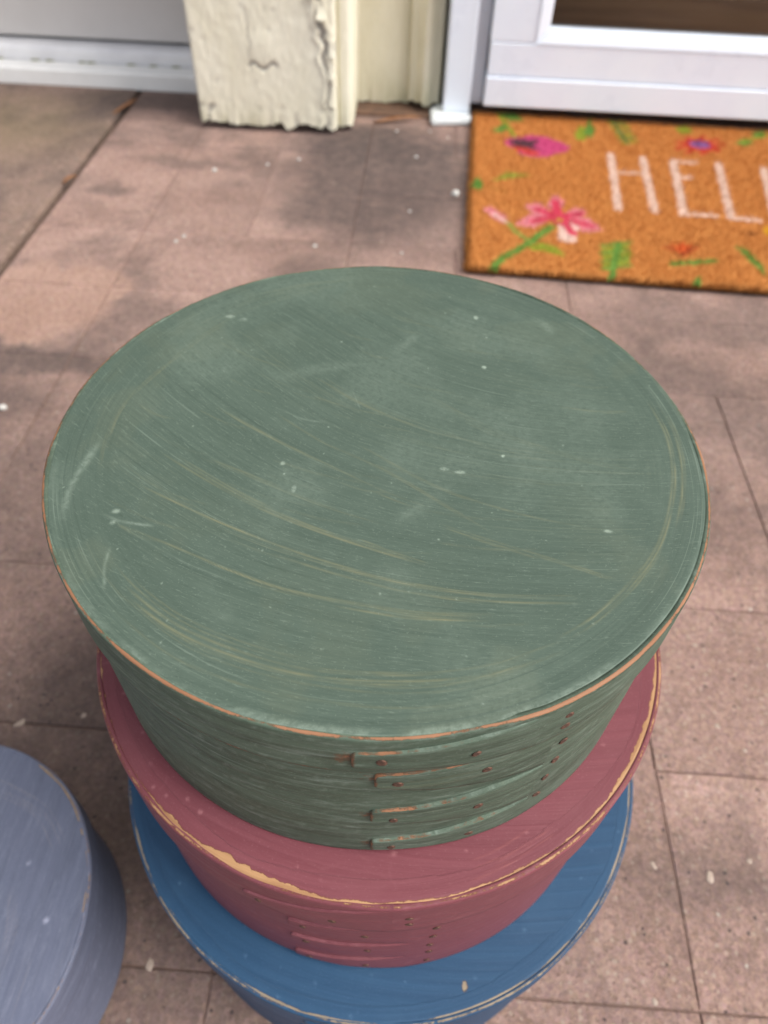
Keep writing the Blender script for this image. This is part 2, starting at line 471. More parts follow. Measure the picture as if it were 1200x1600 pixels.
def paver_mesh(w, h, seed):
    """one paver with chamfered, slightly ragged edges; centred, top at z = 0"""
    rr = random.Random(seed)
    n_w, n_h = 7, 4
    def ring(inset, z, jit):
        pts = []
        x0, x1, y0, y1 = -w / 2 + inset, w / 2 - inset, -h / 2 + inset, h / 2 - inset
        for i in range(n_w): pts.append((x0 + (x1 - x0) * i / n_w, y0, z))
        for i in range(n_h): pts.append((x1, y0 + (y1 - y0) * i / n_h, z))
        for i in range(n_w): pts.append((x1 - (x1 - x0) * i / n_w, y1, z))
        for i in range(n_h): pts.append((x0, y1 - (y1 - y0) * i / n_h, z))
        return [(x + rr.uniform(-jit, jit), y + rr.uniform(-jit, jit), q) for x, y, q in pts]
    bm = bmesh.new()
    rings = [[bm.verts.new(c) for c in ring(i, z, j)] for i, z, j in ((0.0004, -0.011, 0.0001), (0.0004, -0.0010, 0.0003), (0.0011, 0.0, 0.0005))]
    k = len(rings[0])
    for a, b in zip(rings, rings[1:]):
        for i in range(k): bm.faces.new((a[i], a[(i + 1) % k], b[(i + 1) % k], b[i]))
    bm.faces.new(rings[-1])
    me = bpy.data.meshes.new('paver')
    bmesh.ops.recalc_face_normals(bm, faces=bm.faces)
    bm.to_mesh(me); bm.free()
    me.materials.append(m_paver)
    return me


BLK = 0.2525
variants = [paver_mesh(BLK, BLK / 2, s) for s in range(4)]
half = [paver_mesh(BLK, 0.1265, s + 20) for s in range(2)]
half_end = [paver_mesh(0.1265, 0.126, s + 30) for s in range(2)]


def put_paver(me, x, y, rz):
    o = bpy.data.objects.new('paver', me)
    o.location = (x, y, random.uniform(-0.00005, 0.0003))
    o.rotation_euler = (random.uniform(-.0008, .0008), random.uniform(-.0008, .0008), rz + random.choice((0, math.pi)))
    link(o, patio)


X0, Y0 = 0.170, 0.066
for ci in range(-2, 7):
    for ri in range(-5, 5):
        cx, cy = X0 + (ci + 0.5) * BLK, Y0 + (ri + 0.5) * BLK
        if cy - BLK / 2 > 1.30: continue
        for s in (-1, 1):
            if (ci + ri) % 2 == 0:
                put_paver(random.choice(variants), cx, cy + s * BLK / 4, 0)
            else:
                put_paver(random.choice(variants), cx + s * BLK / 4, cy, math.pi / 2)
xl = X0 - 2 * BLK                     # half-wide column along the expansion joint
for ri in range(-5, 5):
    cy = Y0 + (ri + 0.5) * BLK
    if cy - BLK / 2 > 1.30: continue
    if ri % 2 == 0:
        for s in (-1, 1): put_paver(random.choice(half_end), xl - 0.064, cy + s * BLK / 4, 0)
    else:
        put_paver(random.choice(half), xl - 0.064, cy, math.pi / 2)
# plain slab beyond the open expansion joint
bm = box_bm(-3.2, -0.4745, -1.3, 1.60, -0.0115, 0.0015, 0.003, 2)
bm_obj('concrete_slab', bm, m_slab, patio)

# ------------------------------------------------------------------ house front
house = box('house_wall', -4.0, 4.0, 1.42, 1.60, -0.011, 4.2, m_siding)
tag(house, kind='structure')


def ragged_board(name, x0, x1, yf, yb, z0, z1, mat, parent, peel_fn=None, round_r=0.004, rag=0.006, seed=0, nx=90, bulge=None):
    """upright board with a dense weathered front, rounded arrises and a frayed foot"""
    zf = np.concatenate([np.linspace(0, 0.26, 110), np.linspace(0.26, 1, 30)[1:] * (z1 - z0 - 0.0) if False else np.linspace(0.26, z1 - z0, 30)[1:]])
    # profile across: left side, front, right side
    prof = []
    for t in np.linspace(0, 1, 5)[:-1]: prof.append((x0, yb + (yf + round_r - yb) * t))
    for a in np.linspace(0, 90, 5): prof.append((x0 + round_r - round_r * math.cos(R(a)), yf + round_r - round_r * math.sin(R(a))))
    for t in np.linspace(0, 1, nx)[1:-1]: prof.append((x0 + round_r + (x1 - x0 - 2 * round_r) * t, yf))
    for a in np.linspace(90, 0, 5): prof.append((x1 - round_r + round_r * math.cos(R(a)), yf + round_r - round_r * math.sin(R(a))))
    for t in np.linspace(0, 1, 5)[1:]: prof.append((x1, yf + round_r + (yb - yf - round_r) * t))
    prof = np.array(prof)
    if bulge: prof[:, 1] += bulge(prof[:, 0]) * (prof[:, 1] < yb - 1e-4)
    npf = len(prof)
    X = np.repeat(prof[None, :, 0], len(zf), 0); Y = np.repeat(prof[None, :, 1], len(zf), 0)
    foot = vnoise(prof[:, 0] * 60 + seed, prof[:, 1] * 60, seed, 4) * rag * 1.2 + vnoise(prof[:, 0] * 420, prof[:, 1] * 420, seed + 5, 2) * rag * 0.7
    Z = z0 + zf[:, None] + foot[None, :] * np.clip(1 - zf[:, None] / 0.03, 0, 1)
    rough_ = (vnoise(X * 55 + seed, Z * 30, seed + 2, 4) - 0.5) * 0.0007 + (vnoise(X * 260, Z * 120, seed + 3, 3) - 0.5) * 0.0012
    front = Y < yf + round_r * 0.7
    fray = np.clip(1 - (Z - z0) / 0.05, 0, 1) * (vnoise(X * 300 + 3, Z * 14, seed + 9, 2) - 0.45) * 0.004
    dY = rough_ - fray
    peel = np.zeros_like(X)
    if peel_fn is not None:
        peel, d2 = peel_fn(X, Z)
        dY = dY + d2
    Y = Y + dY * front
    V = np.stack([X, Y, Z], -1).reshape(-1, 3)
    i, j = np.meshgrid(np.arange(len(zf) - 1), np.arange(npf - 1), indexing='ij')
    a = (i * npf + j).ravel()
    F = np.stack([a, a + 1, a + npf + 1, a + npf], 1)
    return mesh_np(name, V, F, mat, parent, True, {'peel': (peel * front).ravel()})


def post_peel(X, Z):
    """flaked paint: long split near the right arris, curled flakes, small pits"""
    wig = (vnoise(X * 0 + 3.3, Z * 60, 31, 3) - 0.5) * 0.016
    dx = X - (-0.1475 + 0.018 * np.clip((Z - 0.10) / 0.09, -1, 1) * -0.4 + wig)
    wdt = np.interp(Z, [0.03, 0.055, 0.085, 0.10, 0.135, 0.16, 0.19, 0.24], [0.0, 0.0016, 0.0013, 0.0030, 0.0050, 0.003, 0.0015, 0.0])
    split = np.clip(1.4 - np.abs(dx) / np.maximum(wdt, 1e-5), 0, 1) * (wdt > 1e-4)
    # arch-shaped lifted flake in the middle
    ax, az = -0.235, 0.088
    crack = np.clip(1.3 - np.abs(Z - (az - 0.004 * np.cos((X - ax) * 230))) / 0.0028, 0, 1) * (np.abs(X - ax) < 0.019 + 0.004 * vnoise(X * 300, Z * 300, 3, 2))
    crack2 = np.clip(1.2 - np.abs(X - (ax - 0.018 + wig * 0.4)) / 0.0014, 0, 1) * ((Z > 0.08) & (Z < 0.16))
    lift = np.exp(-(((X - ax) / 0.022) ** 2 + ((Z - az - 0.022) / 0.022) ** 2)) * (Z > az)
    pits = np.clip((vnoise(X * 130, Z * 90, 77, 3) - 0.76) * 9, 0, 1)
    low = np.clip((vnoise(X * 90, Z * 60, 71, 3) - 0.66) * 9, 0, 1) * (Z < 0.035)
    peel = np.clip(np.maximum.reduce([split, crack, crack2 * 0.6, pits * 0.5, low * 0.8]), 0, 1)
    rim = np.exp(-((np.abs(dx) - wdt - 0.004) / 0.004) ** 2) * (wdt > 5e-4)
    dy = peel * 0.0022 - lift * 0.0022 - rim * 0.0020
    return peel, dy


post = empty('door_post', (-0.235, 1.20, 0))
PO = (-0.235, 1.20, 0)
inv = Matrix.Translation((0.235, -1.20, 0))


def under(o, root):
    """keep an object built in world coordinates where it is under its thing"""
    o.matrix_parent_inverse = root.matrix_basis.inverted()
    return o


pb = under(ragged_board('post_board', -0.336, -0.133, 1.134, 1.31, -0.002, 2.3, m_cream, post, post_peel, 0.004, 0.013, 3), post)
under(ragged_board('edge_bead', -0.1335, -0.112, 1.149, 1.31, -0.001, 2.3, m_cream, post, None, 0.008, 0.008, 9, nx=18), post)
# curled paint flakes standing off the split
for k, (fx, fz, w_, h_, curl) in enumerate(((-0.150, 0.158, 0.016, 0.022, 0.007), (-0.137, 0.112, 0.010, 0.020, 0.005), (-0.162, 0.182, 0.018, 0.016, 0.006), (-0.139, 0.086, 0.008, 0.026, 0.004))):
    g = np.array([(u, v) for v in np.linspace(0, 1, 7) for u in np.linspace(0, 1, 7)])
    xx = fx + (g[:, 0] - 0.5) * w_ * (1 - 0.35 * (1 - g[:, 1]) * np.abs(g[:, 0] - 0.5) * 2) + (vnoise(g[:, 0] * 4, g[:, 1] * 4, k, 2) - .5) * 0.003
    zz = fz + (g[:, 1] - 0.5) * h_ + (vnoise(g[:, 0] * 4 + 9, g[:, 1] * 4, k + 4, 2) - .5) * 0.003
    yy = 1.1335 - curl * (1 - g[:, 1]) ** 2 - 0.0005
    V = np.concatenate([np.stack([xx, yy, zz], 1), np.stack([xx, yy + 0.0009, zz], 1)])
    F = []
    for r_ in range(6):
        for c_ in range(6):
            a = r_ * 7 + c_
            F.append((a, a + 1, a + 8, a + 7)); F.append((a + 49 + 7, a + 49 + 8, a + 49 + 1, a + 49))
    for c_ in range(6):
        F.append((c_, c_ + 49, c_ + 50, c_ + 1))
    under(mesh_np('paint_flake', V, F, m_cream, post), post)
tag(post, 'broad wooden door post with cracked peeling cream paint and frayed foot', 'post', kind='thing')

casing = empty('door_casing', (-0.05, 1.30, 0))
under(ragged_board('casing_board', -0.118, -0.032, 1.258, 1.33, 0.002, 2.3, m_cream_dark, casing, None, 0.003, 0.006, 21, nx=50), casing)
under(ragged_board('moulding', -0.0325, 0.0165, 1.238, 1.33, 0.0, 2.3, m_cream_dark, casing, None, 0.012, 0.014, 33, nx=40,
                   bulge=lambda x: -0.006 * np.cos((x + 0.008) / 0.0245 * math.pi * 1.5)), casing)
tag(casing, 'yellowed cream wooden casing with rounded moulding between post and white frame', 'door casing', kind='thing')
wl_ = box('wood_sill', -0.117, 0.05, 1.2155, 1.33, -0.003, 0.0045, m_dirtwood, casing, 0.0015); under(wl_, casing)
wl_['label'] = 'dark bare wood strip under the casing'

# white aluminium frame
frame = empty('doorway_surround', (0.045, 1.25, 0))
under(box('jamb', 0.022, 0.0635, 1.214, 1.33, 0.012, 2.2, m_white, frame, 0.004, 3), frame)
under(box('hinge_strip', 0.0635, 0.0815, 1.224, 1.32, 0.024, 2.2, m_alu, frame, 0.001), frame)
foot = bmesh.new()
pf = [(0.006, 1.186), (0.0665, 1.196), (0.0675, 1.250), (0.016, 1.247), (0.003, 1.232)]
lo = [foot.verts.new((x, y, 0.0008)) for x, y in pf]; hi = [foot.verts.new((x, y, 0.0125)) for x, y in pf]
foot.faces.new(lo[::-1]); foot.faces.new(hi)
for i in range(5): foot.faces.new((lo[i], lo[(i + 1) % 5], hi[(i + 1) % 5], hi[i]))
bmesh.ops.bevel(foot, geom=list(foot.edges), offset=0.003, segments=3, affect='EDGES')
fo = under(bm_obj('foot_cap', foot, plain('white_plastic', (0.68, 0.72, 0.72, 1), (0.74, 0.77, 0.76, 1), 60.0, 0.4), frame), frame)
for zz in (0.145, 0.60, 1.2):
    sb = bmesh.new(); bmesh.ops.create_uvsphere(sb, u_segments=12, v_segments=6, radius=0.0032)
    for v in sb.verts: v.co.y *= 0.4; v.co += Vector((0.0725, 1.2235, zz))
    under(bm_obj('screw', sb, m_alu, frame, True), frame)
tag(frame, 'white metal doorway surround with small white foot cap beside the doormat', 'door frame', kind='thing')

# storm door
door = empty('storm_door', (0.084, 1.23, 0.027))
DX0, DX1, DY = 0.083, 0.985, 1.206
under(box('bottom_sweep', DX0, DX1, DY - 0.003, DY + 0.030, 0.0275, 0.0675, m_white, door, 0.002), door)
under(box('bottom_rail', DX0 + .001, DX1 - .001, DY, DY + 0.030, 0.0685, 0.112, m_white, door, 0.0015), door)
under(box('stile', DX0, 0.148, DY + 0.0004, DY + 0.030, 0.1125, 2.12, m_white, door, 0.0015), door)
under(box('stile', 0.918, DX1, DY + 0.0004, DY + 0.030, 0.1125, 2.12, m_white, door, 0.0015), door)
under(box('top_rail', 0.1485, 0.9175, DY, DY + 0.030, 2.05, 2.12, m_white, door, 0.0015), door)


def bead(name, pts):
    """sloping glazing bead: quad prism from outer edge (front) to inner edge (set back)"""
    bm = bmesh.new()
    f = [bm.verts.new(q) for q in pts]
    b = [bm.verts.new((x, DY + 0.026, z)) for x, _, z in pts]
    n = len(pts)
    bm.faces.new(f); bm.faces.new(b[::-1])
    for i in range(n): bm.faces.new((f[i], b[i], b[(i + 1) % n], f[(i + 1) % n]))
    bmesh.ops.bevel(bm, geom=list(bm.edges), offset=0.0022, segments=3, affect='EDGES')
    return under(bm_obj(name, bm, m_white, door), door)


yo, yi = DY - 0.002, DY + 0.0035
bead('glazing_bead', [(0.146, yo, 0.111), (0.920, yo, 0.111), (0.902, yi, 0.131), (0.165, yi, 0.131)])
bead('glazing_bead', [(0.1465, yo, 0.1118), (0.165, yi, 0.131), (0.165, yi, 2.03), (0.1465, yo, 2.05)])
bead('glazing_bead', [(0.9195, yo, 0.1118), (0.9195, yo, 2.05), (0.902, yi, 2.03), (0.902, yi, 0.131)])
under(box('glass_pane', 0.160, 0.907, DY + 0.016, DY + 0.020, 0.126, 2.04, m_glass, door), door)
tag(door, 'white storm door with glass pane and wide bottom rail, beyond the doormat', 'door', kind='thing')

# wooden front door behind the glass
inner = empty('front_door', (0.53, 1.34, 0.03))
for k, (za, zb) in enumerate(((0.03, 0.150), (0.152, 0.300), (0.302, 0.45), (0.452, 0.6), (0.602, 1.0), (1.002, 2.1))):
    under(box('plank', 0.09, 0.98, 1.335 + 0.0015 * (k % 2), 1.375, za, zb, m_wood, inner, 0.004, 2), inner)
under(box('door_sill', 0.09, 0.98, 1.250, 1.334, 0.01, 0.040, m_wood, inner, 0.003), inner)
tag(inner, 'brown stained wooden front door seen through the storm door glass', 'door', kind='thing')

# grey side door on a white sill
side = empty('side_door', (-0.9, 1.34, 0))
bm = box_bm(-1.55, -0.337, 1.334, 1.385, 0.052, 2.1, 0.002)
under(bm_obj('door_panel', bm, m_greypanel, side), side)
under(box('weatherstrip', -1.55, -0.3375, 1.305, 1.38, 0.020, 0.0465, m_lav, side, 0.008, 4), side)
tag(side, 'flat grey beige side door left of the peeling post', 'door', kind='thing')
sill = empty('door_sill', (-0.9, 1.29, 0))
under(ragged_board('sill_board', -1.6, -0.3375, 1.268, 1.303, -0.001, 0.026, m_white2, sill, None, 0.003, 0.0, 41, nx=120), sill) if False else None
so = box('sill_nosing', -1.6, -0.3375, 1.268, 1.3045, -0.001, 0.0262, m_white2, sill, 0.004, 3); under(so, sill)
under(box('sill_back', -1.6, -0.3375, 1.3046, 1.40, -0.001, 0.0195, m_white2, sill, 0.001), sill)
for k in range(9):          # flecks of lichen caught on top of the sill
    xx = -0.70 + k * 0.04 + random.uniform(-.015, .015)
    b2 = bmesh.new(); bmesh.ops.create_icosphere(b2, subdivisions=2, radius=1)
    for v in b2.verts: v.co = Vector((xx + v.co.x * random.uniform(.004, .010), 1.3015 + v.co.y * 0.002, 0.0265 + v.co.z * 0.0018))
    under(bm_obj('lichen_patch', b2, plain('lichen', (0.22, 0.21, 0.10, 1), (0.34, 0.33, 0.2, 1), 300, 0.9) if k == 0 else bpy.data.materials['lichen'], sill, True), sill)
tag(sill, 'white painted door sill at the foot of the grey door', 'door sill', kind='thing')

# ------------------------------------------------------------------ round bentwood boxes
def catmull(pts, n=24):
    P = np.array(pts, float)
    P = np.vstack([2 * P[0] - P[1], P, 2 * P[-1] - P[-2]])
    out = []
    for i in range(1, len(P) - 2):
        for t in np.linspace(0, 1, n, endpoint=False):
            out.append(0.5 * ((2 * P[i]) + (-P[i - 1] + P[i + 1]) * t + (2 * P[i - 1] - 5 * P[i] + 4 * P[i + 1] - P[i + 2]) * t * t + (-P[i - 1] + 3 * P[i] - 3 * P[i + 1] + P[i + 2]) * t ** 3))
    out.append(P[-2])
    return np.array(out)


def stroke(x, y, pts, width, amp, seed, lines=4, fade=0.12):
    """bundle of fine bristle lines along a curve; x, y arrays in units of the lid radius"""
    C = catmull(pts, 14)
    T = np.gradient(C, axis=0); T /= np.linalg.norm(T, axis=1)[:, None] + 1e-9
    s = np.concatenate([[0], np.cumsum(np.linalg.norm(np.diff(C, axis=0), axis=1))]); L = s[-1]
    pad = width * 2 + 0.01
    idx = np.nonzero((x > C[:, 0].min() - pad) & (x < C[:, 0].max() + pad) & (y > C[:, 1].min() - pad) & (y < C[:, 1].max() + pad))[0]
    out = np.zeros_like(x)
    if not len(idx): return out
    px, py = x[idx], y[idx]
    D = (px[:, None] - C[None, :, 0]) ** 2 + (py[:, None] - C[None, :, 1]) ** 2
    k = D.argmin(1)
    rx, ry = px - C[k, 0], py - C[k, 1]
    al = rx * T[k, 0] + ry * T[k, 1]
    d = -rx * T[k, 1] + ry * T[k, 0]
    ss = s[k] + al
    end = np.clip((ss + 0.01) / (fade * L), 0, 1) * np.clip((L + 0.01 - ss) / (fade * L), 0, 1)
    rr = np.random.default_rng(seed)
    v = np.zeros_like(px)
    for q in range(lines):
        off = rr.uniform(-width, width) if lines > 1 else 0.0
        w = rr.uniform(0.0017, 0.0034) if lines > 1 else width
        a0, a1 = sorted(rr.uniform(-0.1, 1.1, 2)) if (lines > 1 and q > 0) else (-1, 2)
        if a1 - a0 < 0.3: a1 = a0 + 0.45
        seg = np.clip((ss / L - a0) / 0.08, 0, 1) * np.clip((a1 - ss / L) / 0.08, 0, 1)
        mod = 0.05 + 1.1 * vnoise(ss * 14 + q * 7, np.zeros_like(ss) + seed, seed + q, 3)
        v = np.maximum(v, np.exp(-((d - off) / w) ** 2) * seg * mod * rr.uniform(0.5, 1.0))
    out[idx] = np.clip(v * end * amp * 1.1, 0, 1)
    return out


def lid_top(parent, Rr, mat, nr, nt, wear_fn, inner_dense=False, th=0.004):
    """round board, polar grid, top at local z = 0"""
    if inner_dense:
        rad = np.concatenate([np.linspace(0, 0.72, 14)[1:], np.linspace(0.72, 1, nr)[1:]])
    else:
        rad = np.linspace(0, 1, nr)[1:]
    ang = np.linspace(0, 2 * math.pi, nt, endpoint=False)
    RR, AA = np.meshgrid(rad, ang, indexing='ij')
    x = (RR * np.cos(AA)).ravel(); y = (RR * np.sin(AA)).ravel()
    x = np.concatenate([[0.0], x]); y = np.concatenate([[0.0], y])
    r = np.hypot(x, y)
    z = -0.0006 * np.clip((r - 0.985) / 0.015, 0, 1) ** 2 + (vnoise(x * 2.2 + 7, y * 2.2, 5, 3) - 0.5) * 0.0006 * (1 - np.clip((r - .8) / .15, 0, 1))
    V = np.stack([x * Rr, y * Rr, z], 1)
    n = len(rad)
    # skirt so that the board has thickness
    sk = np.stack([np.cos(ang) * Rr, np.sin(ang) * Rr, np.full(nt, -th)], 1)
    V = np.concatenate([V, sk])
    i, j = np.meshgrid(np.arange(n), np.arange(nt), indexing='ij')
    a = 1 + i * nt + j; b = 1 + i * nt + (j + 1) % nt
    F = np.stack([a[:-1], a[1:], b[1:], b[:-1]], -1).reshape(-1, 4)
    F2 = np.stack([a[-1], a[-1] + nt, b[-1] + nt, b[-1]], -1)
    jj = np.arange(nt)
    F0 = np.stack([np.zeros(nt, int), 1 + jj, 1 + (jj + 1) % nt, 1 + (jj + 1) % nt], -1)
    wear, flow = wear_fn(x, y, r)
    extra = {}
    if isinstance(flow, tuple):
        flow, fr_, mk_ = flow
        extra = {'flow_ring': np.concatenate([fr_, np.zeros((nt, 3))]), 'ring': np.concatenate([mk_, np.ones(nt)])}
    wear = np.concatenate([wear, np.zeros((nt, 3))]); flow = np.concatenate([flow, np.zeros((nt, 3))])
    o = mesh_np('lid', V, np.concatenate([F, F2]), mat, parent, True, {'wear': wear, 'flow': flow, **extra})
    # centre fan as triangles in the same mesh
    bm = bmesh.new(); bm.from_mesh(o.data); bm.verts.ensure_lookup_table()
    for q in range(nt):
        fc = bm.faces.new((bm.verts[0], bm.verts[1 + q], bm.verts[1 + (q + 1) % nt])); fc.smooth = True
    bm.to_mesh(o.data); bm.free()
    return o


def ring_mix_flow(x, y, r, Rr, mask_lo, mask_hi, bend):
    """brush coordinates: long curved strokes across the middle, rings round the rim"""
    th = np.arctan2(y, x)
    v = y if bend == 'split' else y - bend * (x - 0.35 - 0.55 * (y + 0.6)) ** 2
    if bend == 'split':
        m = np.clip((r - mask_lo + 0.16 * (vnoise(np.cos(th) * 1.6 + 4, np.sin(th) * 1.6 + 4, 2, 2) - 0.5)) / (mask_hi - mask_lo), 0, 1)
        q = x - 0.35 - 0.5 * (y + 0.6)
        hub = np.where(np.abs(q) < .95, q * q, 1.9 * np.abs(q) - .9025)
        v = y - (.2 + .10 * np.clip(y + .55, 0, 1)) * hub
        return np.stack([x * Rr, v * Rr, x * 0], 1), np.stack([np.cos(th) * .09, r * Rr, np.sin(th) * .03], 1), m
    m = np.clip((r - mask_lo + 0.05 * (vnoise(np.cos(th) * 2 + 4, np.sin(th) * 2 + 4, 2, 2) - 0.5)) / (mask_hi - mask_lo), 0, 1)
    sel = m > 0.5
    fx = np.where(sel, th * 0.6 * Rr * 2, x * Rr)
    fy = np.where(sel, r * Rr, v * Rr)
    fz = np.where(sel, 0.5, 0.0)
    return np.stack([fx, fy, fz], 1)


def wall(name, r_fn, z0, z1, th, mat, parent, edge_top, edge_bot, seed, nt=420, nz=26, a0=0.0, rim=0.0008, halos=()):
    """closed band of bent wood; r_fn(angle in degrees from a0, 0..360) outer radius"""
    ang = np.linspace(0, 360, nt + 1)
    ro = r_fn(ang)
    zs = np.concatenate([[z0, z0 + rim * .5, z0 + rim], np.linspace(z0 + rim, z1 - rim, nz)[1:-1], [z1 - rim, z1 - rim * 0.4, z1 - rim * .1, z1]])
    ins = np.zeros(len(zs)); ins[0] = rim; ins[1] = rim * .35; ins[-1] = rim * 1.0; ins[-2] = rim * .55; ins[-3] = rim * .2
    zs = np.concatenate([zs, [z1, z1, z1 - 0.006, z0]]); ins = np.concatenate([ins, [rim + (th - rim) * .3, th, th, th]])
    A, Zg = np.meshgrid(np.radians(ang + a0), zs, indexing='ij')
    RO = ro[:, None] - ins[None, :]
    wob = (vnoise(np.cos(A) * 3 + 5, np.sin(A) * 3 + 5, seed, 2) - 0.5) * 0.0006
    Xw, Yw = (RO + wob) * np.cos(A), (RO + wob) * np.sin(A)
    Zg = Zg + (vnoise(np.cos(A) * 4 + 9, np.sin(A) * 4, seed + 2, 3) - 0.5) * 0.0007
    nzt = len(zs)
    V = np.stack([Xw, Yw, Zg], -1).reshape(-1, 3)
    i, j = np.meshgrid(np.arange(nt), np.arange(nzt - 1), indexing='ij')
    a = (i * nzt + j).ravel()
    F = np.stack([a, a + nzt, a + nzt + 1, a + 1], 1)
    wv = vnoise(np.cos(A) * 11 + 3, np.sin(A) * 11, seed + 4, 4)
    dt, db = z1 - Zg, Zg - z0
    bare = np.maximum(edge_top(np.degrees(A)) * np.exp(-(dt / 0.00042) ** 2) * (0.30 + 1.2 * wv) * (ins[None, :] < rim * 1.05), edge_bot * np.exp(-(db / 0.0011) ** 2) * (0.4 + 0.9 * wv))
    for ha, hz, hs_ in halos:
        bare = np.maximum(bare, hs_ * np.exp(-(((np.degrees(A) - ha + 180) % 360 - 180) / 2.2) ** 2 - ((Zg - hz) / 0.0045) ** 2))
    scuff = np.clip((vnoise(A * 30, Zg * 2600, seed + 6, 4) - 0.66) * 1.0, 0, 0.15)
    wear = np.stack([np.zeros_like(bare), scuff, bare], -1).reshape(-1, 3)
    flow = np.stack([A * 0.1, Zg, np.full_like(A, seed * 1.0)], -1).reshape(-1, 3)
    return mesh_np(name, V, F, mat, parent, True, {'wear': wear, 'flow': flow})


def finger(parent, r, t, a_tip, a_root, ztip, zroot, mat, seed, wear_amt=1.0, dirn=1):
    """tapered lap finger standing proud of the band by t. ztip / zroot = (low, high)"""
    nu, nv = 90, 15
    u = np.linspace(0, 1, nu); v = np.linspace(0, 1, nv)
    U, Vv = np.meshgrid(u, v, indexing='ij')
    tipround = np.clip(U / 0.05, 0, 1)
    tipround = np.sqrt(1 - (1 - tipround) ** 2) * 0.3 + 0.7
    ease = U ** 1.15
    lo = ztip[0] + (zroot[0] - ztip[0]) * ease; hi = ztip[1] + (zroot[1] - ztip[1]) * ease
    mid = (lo + hi) / 2; hf = (hi - lo) / 2 * tipround
    Z = mid + (Vv * 2 - 1) * hf + (vnoise(U * 9, Vv * 0 + seed, seed, 3) - .5) * 0.0006 * (1 - U)
    A = np.radians(a_tip + (a_root - a_tip) * U)
    edge = np.minimum.reduce([Vv * 2 * hf, (1 - Vv) * 2 * hf, U * abs(a_root - a_tip) * 0.0017])
    drop = np.clip(1 - edge / 0.0004, 0, 1) ** 2 * 0.00018
    RO = r - drop + (vnoise(U * 6, Vv * 2, seed + 3, 2) - .5) * 0.0002
    top = np.stack([RO * np.cos(A), RO * np.sin(A), Z], -1)
    RI = np.full_like(RO, r - t - 0.0008)
    bot = np.stack([RI * np.cos(A), RI * np.sin(A), Z], -1)
    V = np.concatenate([top.reshape(-1, 3), bot.reshape(-1, 3)])
    n = nu * nv
    i, j = np.meshgrid(np.arange(nu - 1), np.arange(nv - 1), indexing='ij')
    a = (i * nv + j).ravel()
    F = [np.stack([a, a + nv, a + nv + 1, a + 1], 1)]
    for js in (0, nv - 1):
        q = np.arange(nu - 1) * nv + js
        f = np.stack([q, q + n, q + nv + n, q + nv], 1)
        F.append(f if js == 0 else f[:, ::-1])
    q = np.arange(nv - 1)
    F.append(np.stack([q, q + 1, q + 1 + n, q + n], 1))
    bare = np.exp(-(edge / 0.0005) ** 2) * (0.05 + 0.85 * vnoise(U * 12, Vv * 2, seed + 7, 3)) * wear_amt * np.clip(1.25 - U, 0, 1)
    bare = np.maximum(bare, np.exp(-(U * abs(a_root - a_tip) * 0.0017 / 0.0012) ** 2) * 0.50 * wear_amt)
    scuff = np.exp(-((1 - Vv) * 2 * hf / 0.0012) ** 2) * 0.12 * vnoise(U * 20, Vv * 3, seed + 8, 3)
    wt = np.stack([np.zeros_like(bare), scuff, bare], -1).reshape(-1, 3)
    wb = wt.copy(); wb[:, 2] = np.clip(wb[:, 2] * .6, 0, 1)
    fl = np.stack([A * 0.1, Z, np.full_like(A, seed)], -1).reshape(-1, 3)
    return mesh_np('finger', V, np.concatenate(F), mat, parent, True, {'wear': np.concatenate([wt, wb]), 'flow': np.concatenate([fl, fl])})


tb = bmesh.new()
bmesh.ops.create_uvsphere(tb, u_segments=14, v_segments=8, radius=1)
for v in tb.verts: v.co = (v.co.x * 0.0015, v.co.y * 0.0015, v.co.z * 0.00042)
tack_me = bpy.data.meshes.new('tack'); tb.to_mesh(tack_me); tb.free()
for p_ in tack_me.polygons: p_.use_smooth = True
tack_me.materials.append(m_tack)


def tack(parent, r, ang, z, s=1.0):
    o = bpy.data.objects.new('tack', tack_me)
    a = R(ang)
    o.location = (r * math.cos(a), r * math.sin(a), z)
    o.rotation_euler = (random.uniform(-.12, .12), R(90) + random.uniform(-.12, .12), a)
    o.scale = (s * random.uniform(.75, .95), s * random.uniform(.8, 1.0), .8)
    return link(o, parent)


